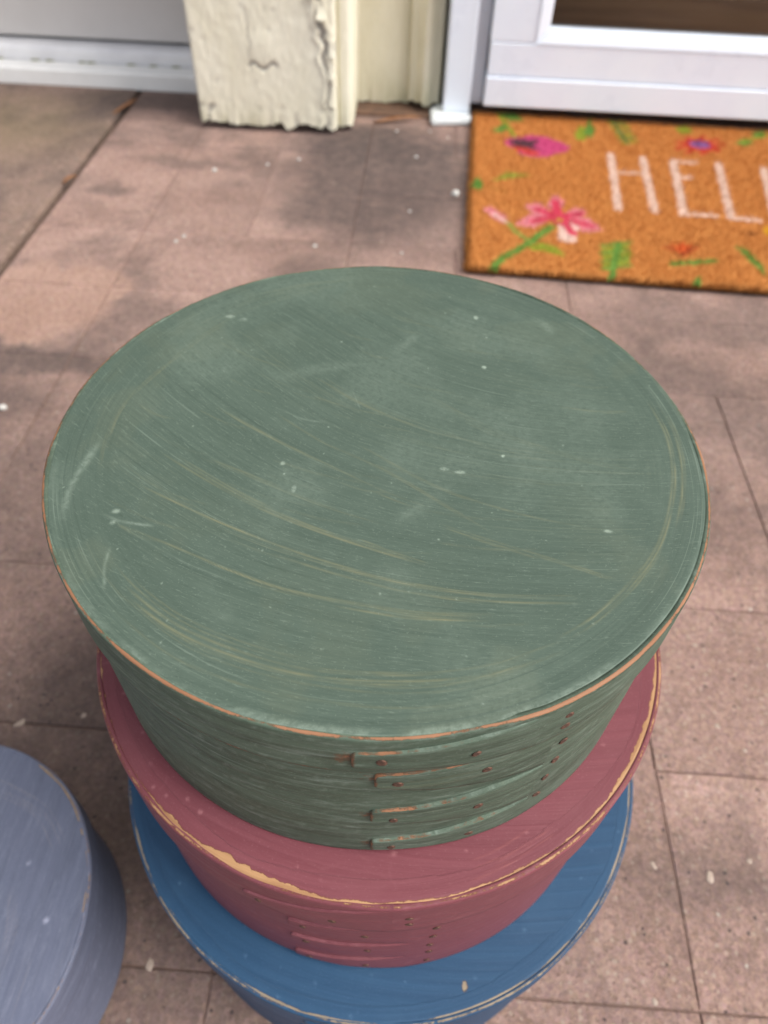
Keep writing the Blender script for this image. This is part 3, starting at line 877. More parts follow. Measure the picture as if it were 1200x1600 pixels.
def make_box(label, cx, cy, z0, z1, Rl, Rb, band, mat, mat_side, wear_fn, spec, nr, nt, dense, edge_top, edge_body=0.5, seed=0, tl=0.0008, tbd=0.0010, rim=0.0008):
    root = empty('round_pantry_box', (cx, cy, z0))
    H = z1 - z0
    lid = lid_top(root, Rl - 0.0012, mat, nr, nt, wear_fn, dense)
    lid.location = (0, 0, H)
    fl, fb = spec['lid'], spec['body']
    # lid band: spiral, outer lap starts at the root of its finger
    def rf(r, t, root_a, tip_a):
        span = root_a - tip_a
        return lambda d: np.where(d < 360 - span - 0.01, r - t * (d / (360 - span)) ** 1.0, r - t * np.clip((360 - d) / 9.0, 0, 1))
    bd = wall('lid_band', rf(Rl, tl, fl['root'], fl['tip']), -band, -0.0001, 0.0019, mat_side, lid, edge_top, 0.75, seed + 1, a0=fl['root'], nz=14, nt=520, rim=rim, halos=[(f[0] - 1.0, (f[2] + f[3]) / 2 - z1, .52 * fl.get('wear', 1.0)) for f in fl['fingers']])
    bo = wall('body', rf(Rb, tbd, fb['root'], fb['tip']), 0.0, H - 0.003, 0.0025, mat_side, root, lambda a: a * 0, edge_body, seed + 2, a0=fb['root'], nz=40, nt=420, halos=[(f[0] - .4, (f[2] + f[3]) / 2 - z0, .42 * fb.get('wear', 1.0)) for f in fb['fingers']])
    for k, f in enumerate(fl['fingers']): finger(lid, Rl, tl, f[0], f[1], (f[2] - z1, f[3] - z1), (f[4] - z1, f[5] - z1), mat_side, seed + 10 + k, fl.get('wear', 1.0))
    for k, f in enumerate(fb['fingers']): finger(bo, Rb, tbd, f[0], f[1], (f[2] - z0, f[3] - z0), (f[4] - z0, f[5] - z0), mat_side, seed + 20 + k, fb.get('wear', 1.0))
    for a, z in fl.get('tacks', ()): tack(lid, Rl + 0.00005, a, z - z1)
    for a, z in fb.get('tacks', ()): tack(bo, Rb + 0.00005, a, z - z0)
    # floor of the box
    ang = np.linspace(0, 2 * math.pi, 64, endpoint=False)
    bm = bmesh.new()
    lo = [bm.verts.new((math.cos(a) * (Rb - 0.0024), math.sin(a) * (Rb - 0.0024), 0.0006)) for a in ang]
    hi = [bm.verts.new((math.cos(a) * (Rb - 0.0024), math.sin(a) * (Rb - 0.0024), 0.0046)) for a in ang]
    bm.faces.new(lo[::-1]); bm.faces.new(hi)
    for i in range(64): bm.faces.new((lo[i], lo[(i + 1) % 64], hi[(i + 1) % 64], hi[i]))
    bm_obj('base_board', bm, mat_side, root)
    tag(root, label, 'box', None)
    return root


# ---- green box on top
def wear_green(x, y, r):
    th = np.arctan2(y, x)
    S = np.zeros_like(x)
    curves = [
        ([(-.719, -.432), (-.571, -.487), (-.364, -.566), (-.188, -.622), (.059, -.655), (.166, -.661), (.337, -.652)], .013, .9, 6),
        ([(-.701, -.286), (-.493, -.383), (-.299, -.463), (-.119, -.524), (.053, -.566), (.164, -.583), (.339, -.597), (.56, -.584)], .016, 1.0, 8),
        ([(-.649, -.135), (-.48, -.24), (-.324, -.326), (-.134, -.404), (.046, -.461), (.17, -.495)], .012, .8, 5),
        ([(-.529, -.151), (-.342, -.227), (-.145, -.31), (.04, -.366)], .008, .55, 3),
        ([(-.543, .082), (-.38, -.024), (-.166, -.145), (.033, -.25), (.16, -.3)], .012, .6, 5),
        ([(-.345, .069), (-.178, -.049), (.026, -.154), (.156, -.24), (.345, -.38)], .010, .5, 4),
        ([(-.239, .276), (-.1, .172), (.009, .104), (.147, .043), (.358, -.046)], .012, .55, 4),
        ([(-.026, -.429), (.07, -.465), (.162, -.495)], .006, .5, 3), ([(.2, -.36), (.345, -.409), (.525, -.464), (.672, -.513)], .009, .75, 4),
        ([(-.059, -.055), (.204, -.217), (.445, -.301), (.67, -.338)], .012, .4, 4),
        ([(.121, .207), (.361, .047), (.566, -.042), (.813, -.106)], .016, .3, 4),
        ([(-.565, .602), (-.685, .412), (-.818, .103), (-.832, -.081), (-.804, -.257)], .012, .42, 4),
        ([(.90, .25), (.929, .069), (.905, -.141), (.83, -.356), (.736, -.502), (.613, -.635), (.5, -.72)], .022, .7, 7),
        ([(-.70, -.55), (-.58, -.66), (-.403, -.763), (-.158, -.831), (.07, -.838), (.296, -.806), (.501, -.72)], .028, .75, 9),
        ([(-.65, -.66), (-.4, -.82), (-.1, -.89), (.2, -.885), (.45, -.80)], .03, .4, 7),
        ([(-.55, .72), (-.2, .86), (.15, .87)], .03, .35, 5),
    ]
    for k, (p_, w, a, n) in enumerate(curves): S = np.maximum(S, stroke(x, y, p_, w, a, 100 + k, n))
    rr = np.random.default_rng(3)
    for k in range(46):          # many short faint bristle marks along the brush direction
        cx_, cy_ = rr.uniform(-.75, .75, 2)
        if math.hypot(cx_, cy_) > .8: continue
        L = rr.uniform(.08, .3); sl = -0.42 + 0.38 * (cx_ + .5) - 0.25 * (cy_)
        S = np.maximum(S, stroke(x, y, [(cx_ - L / 2, cy_ - sl * L / 2), (cx_, cy_ - .01), (cx_ + L / 2, cy_ + sl * L / 2)], .004, rr.uniform(.1, .38), 300 + k, 1 if k % 3 else 2))
    # blotches of olive undercoat
    blot = np.clip((vnoise(x * 5 + 2, y * 5, 12, 4) - .56) * .8, 0, .08) * np.clip((r - .45) / .4, 0, 1)
    S = np.clip(np.maximum(S, blot), 0, 1)
    G = np.zeros_like(x)
    for k, (p_, w, a) in enumerate((([(-.85, -.10), (-.872, -.276), (-.864, -.374), (-.841, -.46)], .011, .5), ([(-.691, -.519), (-.685, -.58), (-.666, -.642)], .004, .6),
                                    ([(.133, .596), (.052, .463), (.0, .36), (.021, .269)], .022, .42), ([(-.433, .327), (-.357, .264), (-.222, .313), (-.008, .37)], .03, .22),
                                    ([(.254, -.158), (.156, -.275), (.055, -.374)], .025, .26), ([(-.745, -.40), (-.69, -.42), (-.60, -.43)], .004, .5), ([(.52, .70), (.57, .66), (.6, .6)], .02, .3),
                                    ([(-.33, .09), (-.25, .05), (-.18, .04)], .0035, .4), ([(-.1, .2), (-.07, .12)], .003, .35))):
        G = np.maximum(G, stroke(x, y, p_, w, a, 500 + k, 1, 0.25))
    spots = [(.208, -.133, .014, .007, .75), (.254, -.143, .016, .008, .7), (.34, .379, .008, .008, 1.), (.318, .677, .010, .012, .9), (.387, -.061, .006, .006, 1.), (.671, -.338, .013, .006, .7),
             (-.279, -.156, .008, .009, .7), (-.231, -.256, .008, .016, .55), (-.716, -.385, .012, .008, .6), (-.712, -.426, .008, .009, .5), (-.592, .589, .02, .012, .5), (-.54, .575, .016, .012, .4)]
    for _ in range(70):
        a_, q = rr.uniform(0, 6.283), math.sqrt(rr.uniform(0, .98)); s_ = rr.uniform(.0018, .0036)
        spots.append((q * math.cos(a_), q * math.sin(a_), s_, s_ * rr.uniform(.6, 1.5), rr.uniform(.25, .8)))
    for sx, sy, a, b, amp in spots: 
        near = np.nonzero((np.abs(x - sx) < 4 * a) & (np.abs(y - sy) < 4 * b))[0]
        G[near] = np.maximum(G[near], amp * np.exp(-(((x[near] - sx) / a) ** 2 + ((y[near] - sy) / b) ** 2) ** 2))
    chalk = np.clip((vnoise(x * 3.3 + 4, y * 3.3 + 1, 44, 5) - .5) * .4, 0, .08)
    dust = np.clip((r - .972) / .012, 0, 1) * np.clip(-y * 1.4 - .45, 0, 1) * np.clip((vnoise(np.cos(th) * 14 + r * 30, np.sin(th) * 14, 81, 4) - .36) * 1.3, 0, .3)
    G = np.maximum.reduce([G * .8, chalk, dust])
    E = np.clip((r - .991) / .009, 0, 1) * (0.30 + .35 * vnoise(np.cos(th) * 7, np.sin(th) * 7, 8, 4)) * (0.5 + 0.5 * (np.sin(th) < -.1))
    return np.stack([S, G, E], 1), ring_mix_flow(x, y, r, 0.0957, .74, .92, 'split')


GREEN = dict(
    lid=dict(tip=-89.5, root=-63.0, fingers=[(-89.5, -63.0, .2822, .2898, .2780, .2948)], tacks=[(-85.5, .2862), (-72.6, .2852), (-58.8, .2885), (-58.6, .2825)]),
    body=dict(tip=-86.5, root=-58.0, fingers=[(-86.3, -58.0, .2668, .2745, .2555, .2790), (-86.7, -58.0, .2425, .2502, .2316, .2550), (-86.5, -58.0, .2187, .2262, .2152, .2312)],
              tacks=[(-82.9, .2697), (-69.5, .2697), (-83, .2443), (-68.9, .2440), (-82.9, .2215), (-69, .2215), (-55.7, .266), (-55.4, .2535), (-55.8, .242), (-56, .2295)]))
make_box('green round bentwood box with scratched brushed lid, topmost of the stack', -0.0083, 0.1633, 0.2149, 0.2960, 0.0976, 0.0963, 0.0185,
         m_green, m_green_side, wear_green, GREEN, 330, 1300, False, lambda a: 0.66 + 0.15 * np.sin(np.radians(a + 150)), 0.75, 1)


# ---- red box
def wear_red(x, y, r):
    th = np.degrees(np.arctan2(y, x))
    w0 = np.interp(th, [-180, -165, -150, -135, -122, -112, -104, -96, -88, -75, -60, -45, -30, -15, 0, 20, 60, 180],
                   [.006, .012, .014, .015, .018, .027, .022, .012, .010, .010, .012, .017, .020, .018, .013, .008, .006, .006])
    c, s = np.cos(np.radians(th)), np.sin(np.radians(th))
    wob = (vnoise(c * 16 + 3, s * 16, 61, 3) - .5) * 1.1 + np.abs(vnoise(c * 34, s * 34 + 2, 62, 2) - .5) * 1.0 - .2
    w = w0 * (1 + wob * .75)
    E = np.clip((r - (1 - w)) / .014 + .5, 0, 1) * .9
    G = np.zeros_like(x); S = np.zeros_like(x)
    rr = np.random.default_rng(12)
    for k in range(60):
        a_, q = rr.uniform(-3.14, 0.3), rr.uniform(.72, .97)
        cx_, cy_ = q * math.cos(a_), q * math.sin(a_)
        if k < 26:
            L = rr.uniform(.03, .14); d_ = rr.uniform(0, 6.28)
            G = np.maximum(G, stroke(x, y, [(cx_, cy_), (cx_ + L * .5 * math.cos(d_), cy_ + L * .5 * math.sin(d_)), (cx_ + L * math.cos(d_ + .3), cy_ + L * math.sin(d_ + .3))], .0032, rr.uniform(.12, .4), 700 + k, 1))
        else:
            s_ = rr.uniform(.004, .008)
            near = np.nonzero((np.abs(x - cx_) < .03) & (np.abs(y - cy_) < .03))[0]
            G[near] = np.maximum(G[near], rr.uniform(.3, .9) * np.exp(-(((x[near] - cx_) / s_) ** 2 + ((y[near] - cy_) / s_) ** 2) ** 2))
    S = np.maximum(S, stroke(x, y, [(.30, -.90), (.42, -.84), (.55, -.75)], .03, .6, 801, 8))
    return np.stack([S, np.minimum(G, .6) * .45, E * 1.0], 1), ring_mix_flow(x, y, r, 0.1027, .92, .95, .25)


RED = dict(
    lid=dict(tip=-110, root=-84, wear=.55, fingers=[(-110, -84, .1935, .2000, .1875, .2150)], tacks=[(-107, .197), (-94, .1975), (-81.2, .2035), (-81.1, .1965)]),
    body=dict(tip=-103.3, root=-80, wear=.4, fingers=[(-103.1, -80, .1700, .1765, .1615, .1880), (-103.3, -80, .1480, .1545, .1400, .1610), (-103.4, -80, .1215, .1285, .1185, .1395)],
              tacks=[(-100, .1732), (-88.5, .1735), (-100, .1512), (-87.9, .1515), (-100, .125), (-88, .1255), (-75.3, .178), (-75.5, .1660), (-75.6, .153), (-75.3, .141), (-75.1, .1254)]))
make_box('barn red round bentwood box with worn tan rim, between the green and blue boxes', -0.0055, 0.1568, 0.1180, 0.2149, 0.1047, 0.1032, 0.0275,
         m_red, m_red, wear_red, RED, 70, 1100, True, lambda a: 0.55 + 0 * a, 0.45, 40, rim=0.001)


# ---- blue box at the bottom
def wear_blue(x, y, r):
    th = np.arctan2(y, x)
    c, s = np.cos(th), np.sin(th)
    w = .008 + .010 * (vnoise(c * 9, s * 9, 91, 4) - .35)
    E = np.clip((r - (1 - w)) / .003 + .5, 0, 1) * np.clip(.35 + .9 * vnoise(c * 7 + 4, s * 7, 92, 3), 0, .9)
    G = np.zeros_like(x)
    rr = np.random.default_rng(22)
    for k in range(30):
        a_, q = rr.uniform(-3.14, 0.2), rr.uniform(.8, .98); s_ = rr.uniform(.003, .007)
        cx_, cy_ = q * math.cos(a_), q * math.sin(a_)
        near = np.nonzero((np.abs(x - cx_) < .03) & (np.abs(y - cy_) < .03))[0]
        G[near] = np.maximum(G[near], rr.uniform(.3, .8) * np.exp(-(((x[near] - cx_) / s_) ** 2 + ((y[near] - cy_) / s_) ** 2) ** 2))
    near = np.exp(-(((x - .33) / .012) ** 2 + ((y + .87) / .02) ** 2)); E = np.maximum(E, near * .8)
    return np.stack([np.zeros_like(x), G * .35, E], 1), ring_mix_flow(x, y, r, 0.115, .93, .96, .25)


BLUE = dict(
    lid=dict(tip=-101, root=-76, wear=.6, fingers=[(-101, -76, .1005, .1075, .0935, .1182)], tacks=[(-98, .104), (-86, .104), (-73.3, .107), (-73, .100)]),
    body=dict(tip=-103, root=-77, wear=.5, fingers=[(-103, -77, .0715, .079, .0635, .0940), (-103, -77, .0445, .052, .0365, .063), (-103, -77, .0165, .024, .0005, .036)],
              tacks=[(-100, .0752), (-87, .0752), (-100, .048), (-87, .048), (-100, .020), (-87, .020)]))
make_box('deep blue round bentwood box with thin worn rim, bottom of the stack', -0.0022, 0.1520, 0.0006, 0.1180, 0.1178, 0.1162, 0.0250,
         m_blue, m_blue, wear_blue, BLUE, 60, 900, True, lambda a: 0.55 + 0 * a, 0.5, 70, rim=0.0011)


# ---- slate box standing apart on the left
def wear_grey(x, y, r):
    th = np.arctan2(y, x)
    c, s = np.cos(th), np.sin(th)
    w = .012 + .022 * (vnoise(c * 6, s * 6, 95, 4) - .42)
    E = np.clip((r - (1 - w)) / .005 + .5, 0, 1) * .9 * (vnoise(c * 4 + 4, s * 4, 96, 3) > .45)
    S = np.zeros_like(x); G = np.zeros_like(x)
    for k, (p_, a) in enumerate((([(.35, .05), (.48, -.2), (.42, -.5)], .5), ([(.55, .2), (.62, -.05), (.60, -.3)], .4), ([(.1, .3), (.25, -.1), (.2, -.5)], .5), ([(.2, .75), (.55, .62), (.75, .42)], .6), ([(-.3, .2), (-.1, -.3), (-.2, -.7)], .5))):
        S = np.maximum(S, stroke(x, y, p_, .05, a, 900 + k, 10))
    for sx, sy, s_, amp in ((.80, .06, .015, .6), (.33, .19, .02, .35), (.6, .33, .014, .3)):
        G = np.maximum(G, amp * np.exp(-(((x - sx) / s_) ** 2 + ((y - sy) / s_) ** 2) ** 2))
    return np.stack([S, G, E], 1), np.stack([y * .0825, x * .0825, x * 0], 1)


SLATE = dict(lid=dict(tip=-200, root=-172, fingers=[(-200, -172, .066, .0725, .0602, .0800)], tacks=[(-197, .069), (-184, .069)]),
             body=dict(tip=-200, root=-172, fingers=[(-200, -172, .040, .047, .032, .060), (-200, -172, .013, .020, .0006, .031)], tacks=[(-197, .0435), (-184, .0435)]))
make_box('slate blue grey round bentwood box standing alone beside the stack', -0.2118, 0.0635, 0.0006, 0.0800, 0.0844, 0.0824, 0.0215,
         m_grey, m_grey, wear_grey, SLATE, 150, 420, False, lambda a: 0.42 + 0 * a, 0.4, 90, rim=0.001)

# ------------------------------------------------------------------ coir doormat
MW, MD, MH = 0.75, 0.4600, 0.015
MROT = R(-1.9)
MO = np.array([0.0558, 0.7650])
cM, sM = math.cos(MROT), math.sin(MROT)


def ml(px, py):
    """photo pixel (in the 2x enlargement of the mat) to mat coordinates"""
    x, y = at(600 + px / 2, py / 2, MH)
    dx, dy = x - MO[0], y - MO[1]
    return (dx * cM + dy * sM, -dx * sM + dy * cM)


COIR = lin(206, 140, 76)
shapes = []      # (kind, points, size, colour)
def S_line(pts, w, c): shapes.append(('line', [ml(*q) for q in pts], w, c))
def S_ell(c0, rx, ry, c, rot=0.0):
    shapes.append(('ell', [ml(*c0)], (rx, ry, rot), c))
def S_poly(pts, c): shapes.append(('poly', [ml(*q) for q in pts], 0, c))

GRN, LIME, DGRN = lin(70, 160, 70), lin(150, 180, 60), lin(40, 130, 70)
PINK, HOT, WHT = lin(232, 150, 170), lin(220, 50, 110), lin(240, 222, 214)
MAG, NAVY, REDC = lin(214, 70, 150), lin(40, 30, 80), lin(214, 60, 60)
# leaves along the top edge
S_line([(355, 345), (385, 385), (410, 420)], .007, LIME); S_poly([(335, 400), (375, 380), (398, 392), (365, 408)], GRN); S_poly([(360, 352), (405, 345), (440, 372), (395, 372)], GRN)
S_poly([(595, 415), (615, 385), (640, 400), (630, 432), (605, 430)], LIME); S_poly([(640, 370), (660, 395), (650, 425), (625, 410)], GRN); S_line([(640, 345), (645, 380)], .005, GRN)
for k in range(7):
    yy = 372 + k * 11; xx = 705 + k * 7
    S_line([(xx, yy + 4), (xx + 44, yy - 4)], .006, GRN if k % 2 else LIME)
S_line([(715, 370), (765, 442)], .005, DGRN)
S_poly([(910, 395), (940, 385), (968, 405), (935, 412)], LIME); S_poly([(1100, 440), (1130, 425), (1160, 440), (1128, 452)], GRN); S_poly([(1150, 410), (1185, 402), (1200, 420), (1170, 428)], GRN)
S_line([(1120, 436), (1200, 415)], .005, LIME)
# magenta flower with dark heart
for (px, py), rx, ry in (((425, 440), .022, .020), ((520, 450), .026, .024), ((480, 432), .026, .018), ((475, 468), .026, .016), ((540, 452), .018, .020)): S_ell((px, py), rx, ry, MAG)
S_poly([(400, 440), (430, 452), (495, 470), (470, 478), (415, 462)], REDC)
S_ell((432, 438), .018, .012, NAVY); S_poly([(400, 432), (470, 430), (492, 436), (460, 444), (495, 462), (450, 456), (405, 448)], NAVY)
# red flower with purple heart
for k in range(9):
    a = k * 40
    S_poly([(985, 440), (990 + 78 * math.cos(R(a - 12)), 447 + 27 * math.sin(R(a - 12))), (990 + 84 * math.cos(R(a + 8)), 447 + 30 * math.sin(R(a + 8)))], REDC)
S_ell((990, 447), .024, .022, REDC); S_ell((990, 445), .015, .012, lin(150, 110, 190)); S_ell((985, 441), .007, .006, lin(90, 70, 150))
# sprig on the left edge
S_poly([(270, 580), (290, 542), (315, 570), (300, 585)], GRN); S_poly([(335, 558), (385, 530), (470, 540), (400, 548)], lin(140, 160, 60)); S_line([(315, 570), (380, 590)], .004, lin(170, 120, 50))
# lily
S_line([(525, 700), (440, 760), (375, 795), (338, 830)], .010, GRN); S_line([(390, 690), (420, 720), (455, 745)], .006, lin(120, 170, 80))
S_poly([(440, 762), (500, 750), (550, 770), (570, 795), (520, 780), (470, 772)], LIME)
for tip, sd_ in (((535, 600), 20), ((640, 655), 14), ((690, 712), 16), ((600, 752), 26), ((410, 692), 14), ((440, 632), 14)):
    cx_, cy_ = 545, 668; dx, dy = tip[0] - cx_, tip[1] - cy_; L = math.hypot(dx, dy); nx_, ny_ = -dy / L, dx / L
    mx_, my_ = cx_ + dx * .62, cy_ + dy * .62
    sd_ *= 1.45
    S_poly([(cx_, cy_), (mx_ + nx_ * sd_, my_ + ny_ * sd_), tip, (mx_ - nx_ * sd_, my_ - ny_ * sd_)], PINK if tip[1] < 740 else WHT)
for tip in ((537, 622), (615, 660), (650, 698), (592, 720), (470, 682), (480, 645)):
    S_line([(548, 668), tip], .011, HOT)
S_ell((552, 676), .012, .014, HOT); S_ell((552, 680), .005, .006, lin(200, 150, 70))
S_poly([(308, 640), (340, 640), (385, 672), (380, 690), (340, 672)], PINK); S_line([(345, 660), (382, 684)], .006, WHT)
# yellow-green fern, small orange flower, long leaf
for k in range(7):
    yy = 755 + k * 12
    S_line([(685 + (k % 2) * 6, yy + 4), (770 - (k % 3) * 4, yy - 6)], .007, LIME if k % 2 else lin(110, 165, 70))
S_line([(735, 750), (712, 868)], .008, GRN)
for k in range(5):
    xx = 880 + k * 24
    S_poly([(940, 795), (xx - 8, 750 + abs(k - 2) * 6), (xx + 16, 748 + abs(k - 2) * 8)], lin(214, 84, 40))
S_line([(880, 755), (930, 790), (985, 757)], .003, lin(120, 40, 30)); S_line([(905, 816), (1035, 806)], .009, GRN); S_poly([(970, 870), (990, 850), (998, 885), (975, 888)], GRN)
S_poly([(1100, 760), (1135, 770), (1185, 820), (1205, 862), (1160, 820)], GRN); S_ell((1206, 715), .005, .012, lin(235, 190, 40)); S_ell((1150, 722), .006, .004, lin(120, 60, 30))
# letters
LW = .0108
LET = lin(238, 218, 206)
S_line([(710, 475), (735, 645)], LW, LET); S_line([(810, 485), (848, 652)], LW, LET); S_line([(722, 532), (818, 534)], LW * .7, LET)
S_line([(905, 495), (940, 662)], LW, LET); S_line([(905, 496), (975, 501)], LW * .8, LET); S_line([(918, 546), (960, 548)], LW * .75, LET); S_line([(940, 660), (1038, 666)], LW * .85, LET)
S_line([(1047, 505), (1088, 672)], LW, LET); S_line([(1088, 672), (1176, 681)], LW * .85, LET)
Hl, Hr = ml(710, 475), ml(735, 645)
ytop, ybot = Hl[1], Hr[1]
x0L = ml(1190, 520)[0]
S_line([(1189, 518), (1230, 686)], LW, LET); S_line([(1230, 686), (1314, 695)], LW * .85, LET)
oc = (x0L + .125, (ytop + ybot) / 2)
ov = [(oc[0] + .042 * math.cos(a), oc[1] + (ytop - ybot) / 2 * math.sin(a)) for a in np.linspace(0, 2 * math.pi, 33)]
shapes.append(('line', ov, LW, LET))
# the far end of the mat repeats the same kinds of flowers
for kind, pts, sz, c in list(shapes[:60]):
    mp = [(MW - q[0] - .012, q[1] * 1.0) for q in pts]
    if min(q[0] for q in mp) > .56: shapes.append((kind, mp, sz, c))


def tint_at(x, y):
    """printed colour of the pile at mat coordinates"""
    jx = x + (vnoise(x * 500, y * 500, 4, 2) - .5) * .003; jy = y + (vnoise(x * 500 + 50, y * 500, 6, 2) - .5) * .003
    col = np.repeat(np.array(COIR[:3])[None], len(x), 0)
    for kind, pts, sz, c in shapes:
        P = np.array(pts)
        if kind == 'line':
            d = np.full(len(x), 9.0)
            for a, b in zip(P, P[1:]):
                ab = b - a; t = np.clip(((jx - a[0]) * ab[0] + (jy - a[1]) * ab[1]) / (ab @ ab + 1e-12), 0, 1)
                d = np.minimum(d, np.hypot(jx - a[0] - ab[0] * t, jy - a[1] - ab[1] * t))
            m = d < sz / 2
        elif kind == 'ell':
            rx, ry, ro = sz
            m = ((jx - P[0, 0]) / rx) ** 2 + ((jy - P[0, 1]) / ry) ** 2 < 1
        else:
            m = np.zeros(len(x), bool); n = len(P)
            for i in range(n):
                (xa, ya), (xb, yb) = P[i], P[(i + 1) % n]
                cnd = ((ya > jy) != (yb > jy)) & (jx < (xb - xa) * (jy - ya) / (yb - ya + 1e-12) + xa)
                m ^= cnd
        col[m] = np.array(c[:3]) * .80 + np.array(COIR[:3]) * .20
    return col


mat_root = empty('doormat', (MO[0], MO[1], 0.0), MROT)
box('rubber_backing', 0.001, MW - 0.001, 0.001, MD - 0.001, 0.0008, 0.0045, m_rubber, mat_root, 0.001)
gx, gy = np.meshgrid(np.linspace(0.002, MW - 0.002, 300), np.linspace(0.002, MD - 0.002, 190), indexing='ij')
gx, gy = gx.ravel(), gy.ravel()
tc = tint_at(gx, gy) * (0.80 + 0.22 * rng.random(len(gx)))[:, None]
gz = 0.0105 + rng.normal(0, .0006, len(gx))
border = (gx < .003) | (gx > MW - .003) | (gy < .003) | (gy > MD - .003)
gz[border] = 0.004
i, j = np.meshgrid(np.arange(299), np.arange(189), indexing='ij')
a = (i * 190 + j).ravel()
mesh_np('pile_base', np.stack([gx, gy, gz], 1), np.stack([a, a + 190, a + 191, a + 1], 1), m_coir, mat_root, True, {'tint': tc})
NB = 190000
bx, by = rng.uniform(0.001, MW - 0.001, NB), rng.uniform(0.001, MD - 0.001, NB)
ne = 9000                                            # stray fibres along the four edges
eb = rng.integers(0, 4, ne); tt = rng.random(ne)
ex = np.where(eb == 0, rng.uniform(0, .002, ne), np.where(eb == 1, MW - rng.uniform(0, .002, ne), tt * MW))
ey = np.where(eb == 2, rng.uniform(0, .002, ne), np.where(eb == 3, MD - rng.uniform(0, .002, ne), tt * MD))
bx = np.concatenate([bx, ex]); by = np.concatenate([by, ey]); n = len(bx)
lean = rng.normal(0, .0022, (n, 2))
lean[NB:, 0] += np.where(eb == 0, -.003, np.where(eb == 1, .003, 0)); lean[NB:, 1] += np.where(eb == 2, -.003, np.where(eb == 3, .003, 0))
topz = rng.normal(MH, .0011, n); topz[NB:] -= rng.uniform(0, .009, ne)
ori = rng.uniform(0, math.pi, n); wd = rng.uniform(.00035, .0007, n)
b0 = np.full(n, .006); b0[NB:] = .003
V = np.empty((n, 3, 3))
V[:, 0] = np.stack([bx - np.cos(ori) * wd, by - np.sin(ori) * wd, b0], 1)
V[:, 1] = np.stack([bx + np.cos(ori) * wd, by + np.sin(ori) * wd, b0], 1)
V[:, 2] = np.stack([bx + lean[:, 0], by + lean[:, 1], topz], 1)
bt = tint_at(bx, by) * (0.74 + 0.42 * rng.random(n))[:, None]
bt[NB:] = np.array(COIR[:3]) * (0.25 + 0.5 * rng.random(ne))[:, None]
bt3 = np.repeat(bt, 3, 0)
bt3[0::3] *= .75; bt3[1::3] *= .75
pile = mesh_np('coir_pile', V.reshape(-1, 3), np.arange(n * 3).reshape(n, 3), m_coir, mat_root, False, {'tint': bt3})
pile['kind'] = 'stuff'
tag(mat_root, 'orange brown coir doormat printed with HELLO and bright flowers', 'doormat')


# ------------------------------------------------------------------ litter on the paving
def chip(px, py, L, Wd, th, mat, label, group, seed, rz=0.0, z=0.0004):
    rr = random.Random(seed)
    x, y = at(px, py, 0.001)
    bm = bmesh.new()
    k = 9
    pts = [(L * (1 + rr.uniform(-.45, .25)) * math.cos(6.283 * i / k), Wd * (1 + rr.uniform(-.25, .2)) * math.sin(6.283 * i / k)) for i in range(k)]
    lo = [bm.verts.new((a, b, 0)) for a, b in pts]
    md = [bm.verts.new((a, b, th * .55 + rr.uniform(0, .3) * th)) for a, b in pts]
    hi = [bm.verts.new((a * .68, b * .68, th * (1 + rr.uniform(-.1, .25)))) for a, b in pts]
    c = bm.verts.new((0, 0, th * 1.15))
    bm.faces.new(lo[::-1])
    for i in range(k):
        q = (i + 1) % k
        bm.faces.new((lo[i], lo[q], md[q], md[i])); bm.faces.new((md[i], md[q], hi[q], hi[i])); bm.faces.new((hi[i], hi[q], c))
    o = bm_obj('paint_chip', bm, mat, None, True)
    o.location = (x, y, z); o.rotation_euler = (0, 0, rz)
    tag(o, label, 'paint chip' if mat is m_chip else 'stone chip', group)
    if mat is not m_chip: o.name = 'stone_chip'
    return o


chip(712, 303, .0058, .0065, .004, m_chip, 'rounded white paint chip lying close to the left edge of the doormat', None, 1)
PL = {0: 'white paint crumb on the paving between the expansion joint and the peeling post', 8: 'white paint crumb just off the near long edge of the doormat', 12: 'bluish white paint crumb on the paving left of the stack'}
for k_ in (1, 2, 3, 5, 11, 14): PL[k_] = 'white paint crumb on the dark stained paving below the post and casing'
for k_ in (6, 7): PL[k_] = 'one of two white paint crumbs lying close together on the paving'
PG = 'white paint crumbs fallen on the pavers'
for k, (px, py, s) in enumerate(((335, 266, .0048), (418, 257, .003), (467, 249, .0034), (620, 205, .003), (640, 330, .0028), (650, 245, .003), (287, 369, .0032), (275, 377, .003), (722, 443, .003),
                                 (190, 545, .0022), (492, 384, .003), (672, 205, .0026), (4, 637, .0045), (628, 395, .0024), (700, 215, .0024))):
    chip(px, py, s * .8, s * .66, s * .5, m_chip, PL.get(k, 'small white paint crumb fallen on the pavers'), PG, 10 + k, k * 1.3)
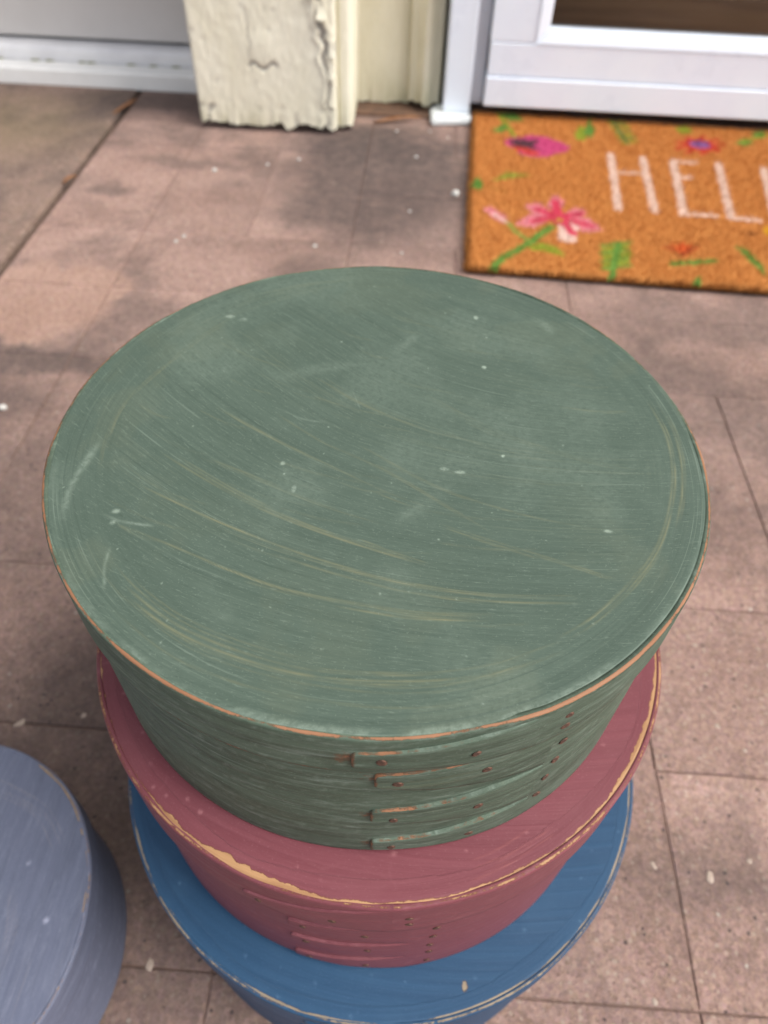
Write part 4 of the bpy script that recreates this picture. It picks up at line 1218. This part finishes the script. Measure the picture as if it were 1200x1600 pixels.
SL = {0: 'long narrow cream stone chip in the paving behind the slate box', 2: 'pale stone chip in the paving between the slate box and the blue box', 3: 'largest oval pale stone chip in the pink paving beside the stack'}
SG = 'flat pale stone chips set in the paving'
for k, (px, py, a, b, rz) in enumerate(((32, 1128, .0062, .0030, .9), (130, 1117, .003, .003, 0), (233, 1507, .0028, .0045, .3), (1110, 1370, .0034, .0050, .2), (865, 1307, .0026, .0026, 0), (1172, 1345, .0024, .0022, 0), (1122, 1134, .003, .0026, 0),
                                        (1022, 1352, .0022, .0036, .5), (1024, 1565, .0018, .0028, .6), (1165, 1172, .0024, .002, 0), (1086, 1007, .003, .002, 0), (725, 1568, .0026, .0022, 0))):
    chip(px, py, a * .75, b * .7, .0003, m_chip2, SL.get(k, 'pale flat stone chip showing in the pink paving'), SG, 60 + k, rz, 0.0)


def litter(px, py, L, Wd, rz, seed, label):
    """dead leaf: curled pointed blade with a midrib fold"""
    rr = random.Random(seed)
    x, y = at(px, py, 0.002)
    V, F = [], []
    n_ = 11
    for i in range(n_):
        t = i / (n_ - 1); w = Wd * math.sin(math.pi * min(1, t * .94 + .05)) ** .8
        zc = 0.0015 + 0.004 * math.sin(t * 2.6) + rr.uniform(0, .0006)
        for s, dz in ((-1, .0016), (0, 0), (1, .002)):
            V.append(((t - .5) * L, s * w + .004 * math.sin(t * 3 + seed), zc + dz * abs(s)))
    for i in range(n_ - 1):
        for s in range(2):
            q = i * 3 + s
            F.append((q, q + 1, q + 4, q + 3))
    o = mesh_np('dead_leaf', V, F, m_leaf)
    md = o.modifiers.new('thick', 'SOLIDIFY'); md.thickness = 0.0005
    o.location = (x, y, 0.0); o.rotation_euler = (0, 0, rz)
    return tag(o, label, 'leaf')


litter(196, 168, .060, .0035, R(72), 3, 'narrow rust brown dead leaf lying along the expansion joint near the sill')
litter(622, 190, .075, .005, R(12), 5, 'curled brown dead leaf lying at the foot of the casing moulding')
litter(110, 283, .020, .003, R(80), 8, 'tan leaf scrap caught halfway along the expansion joint')
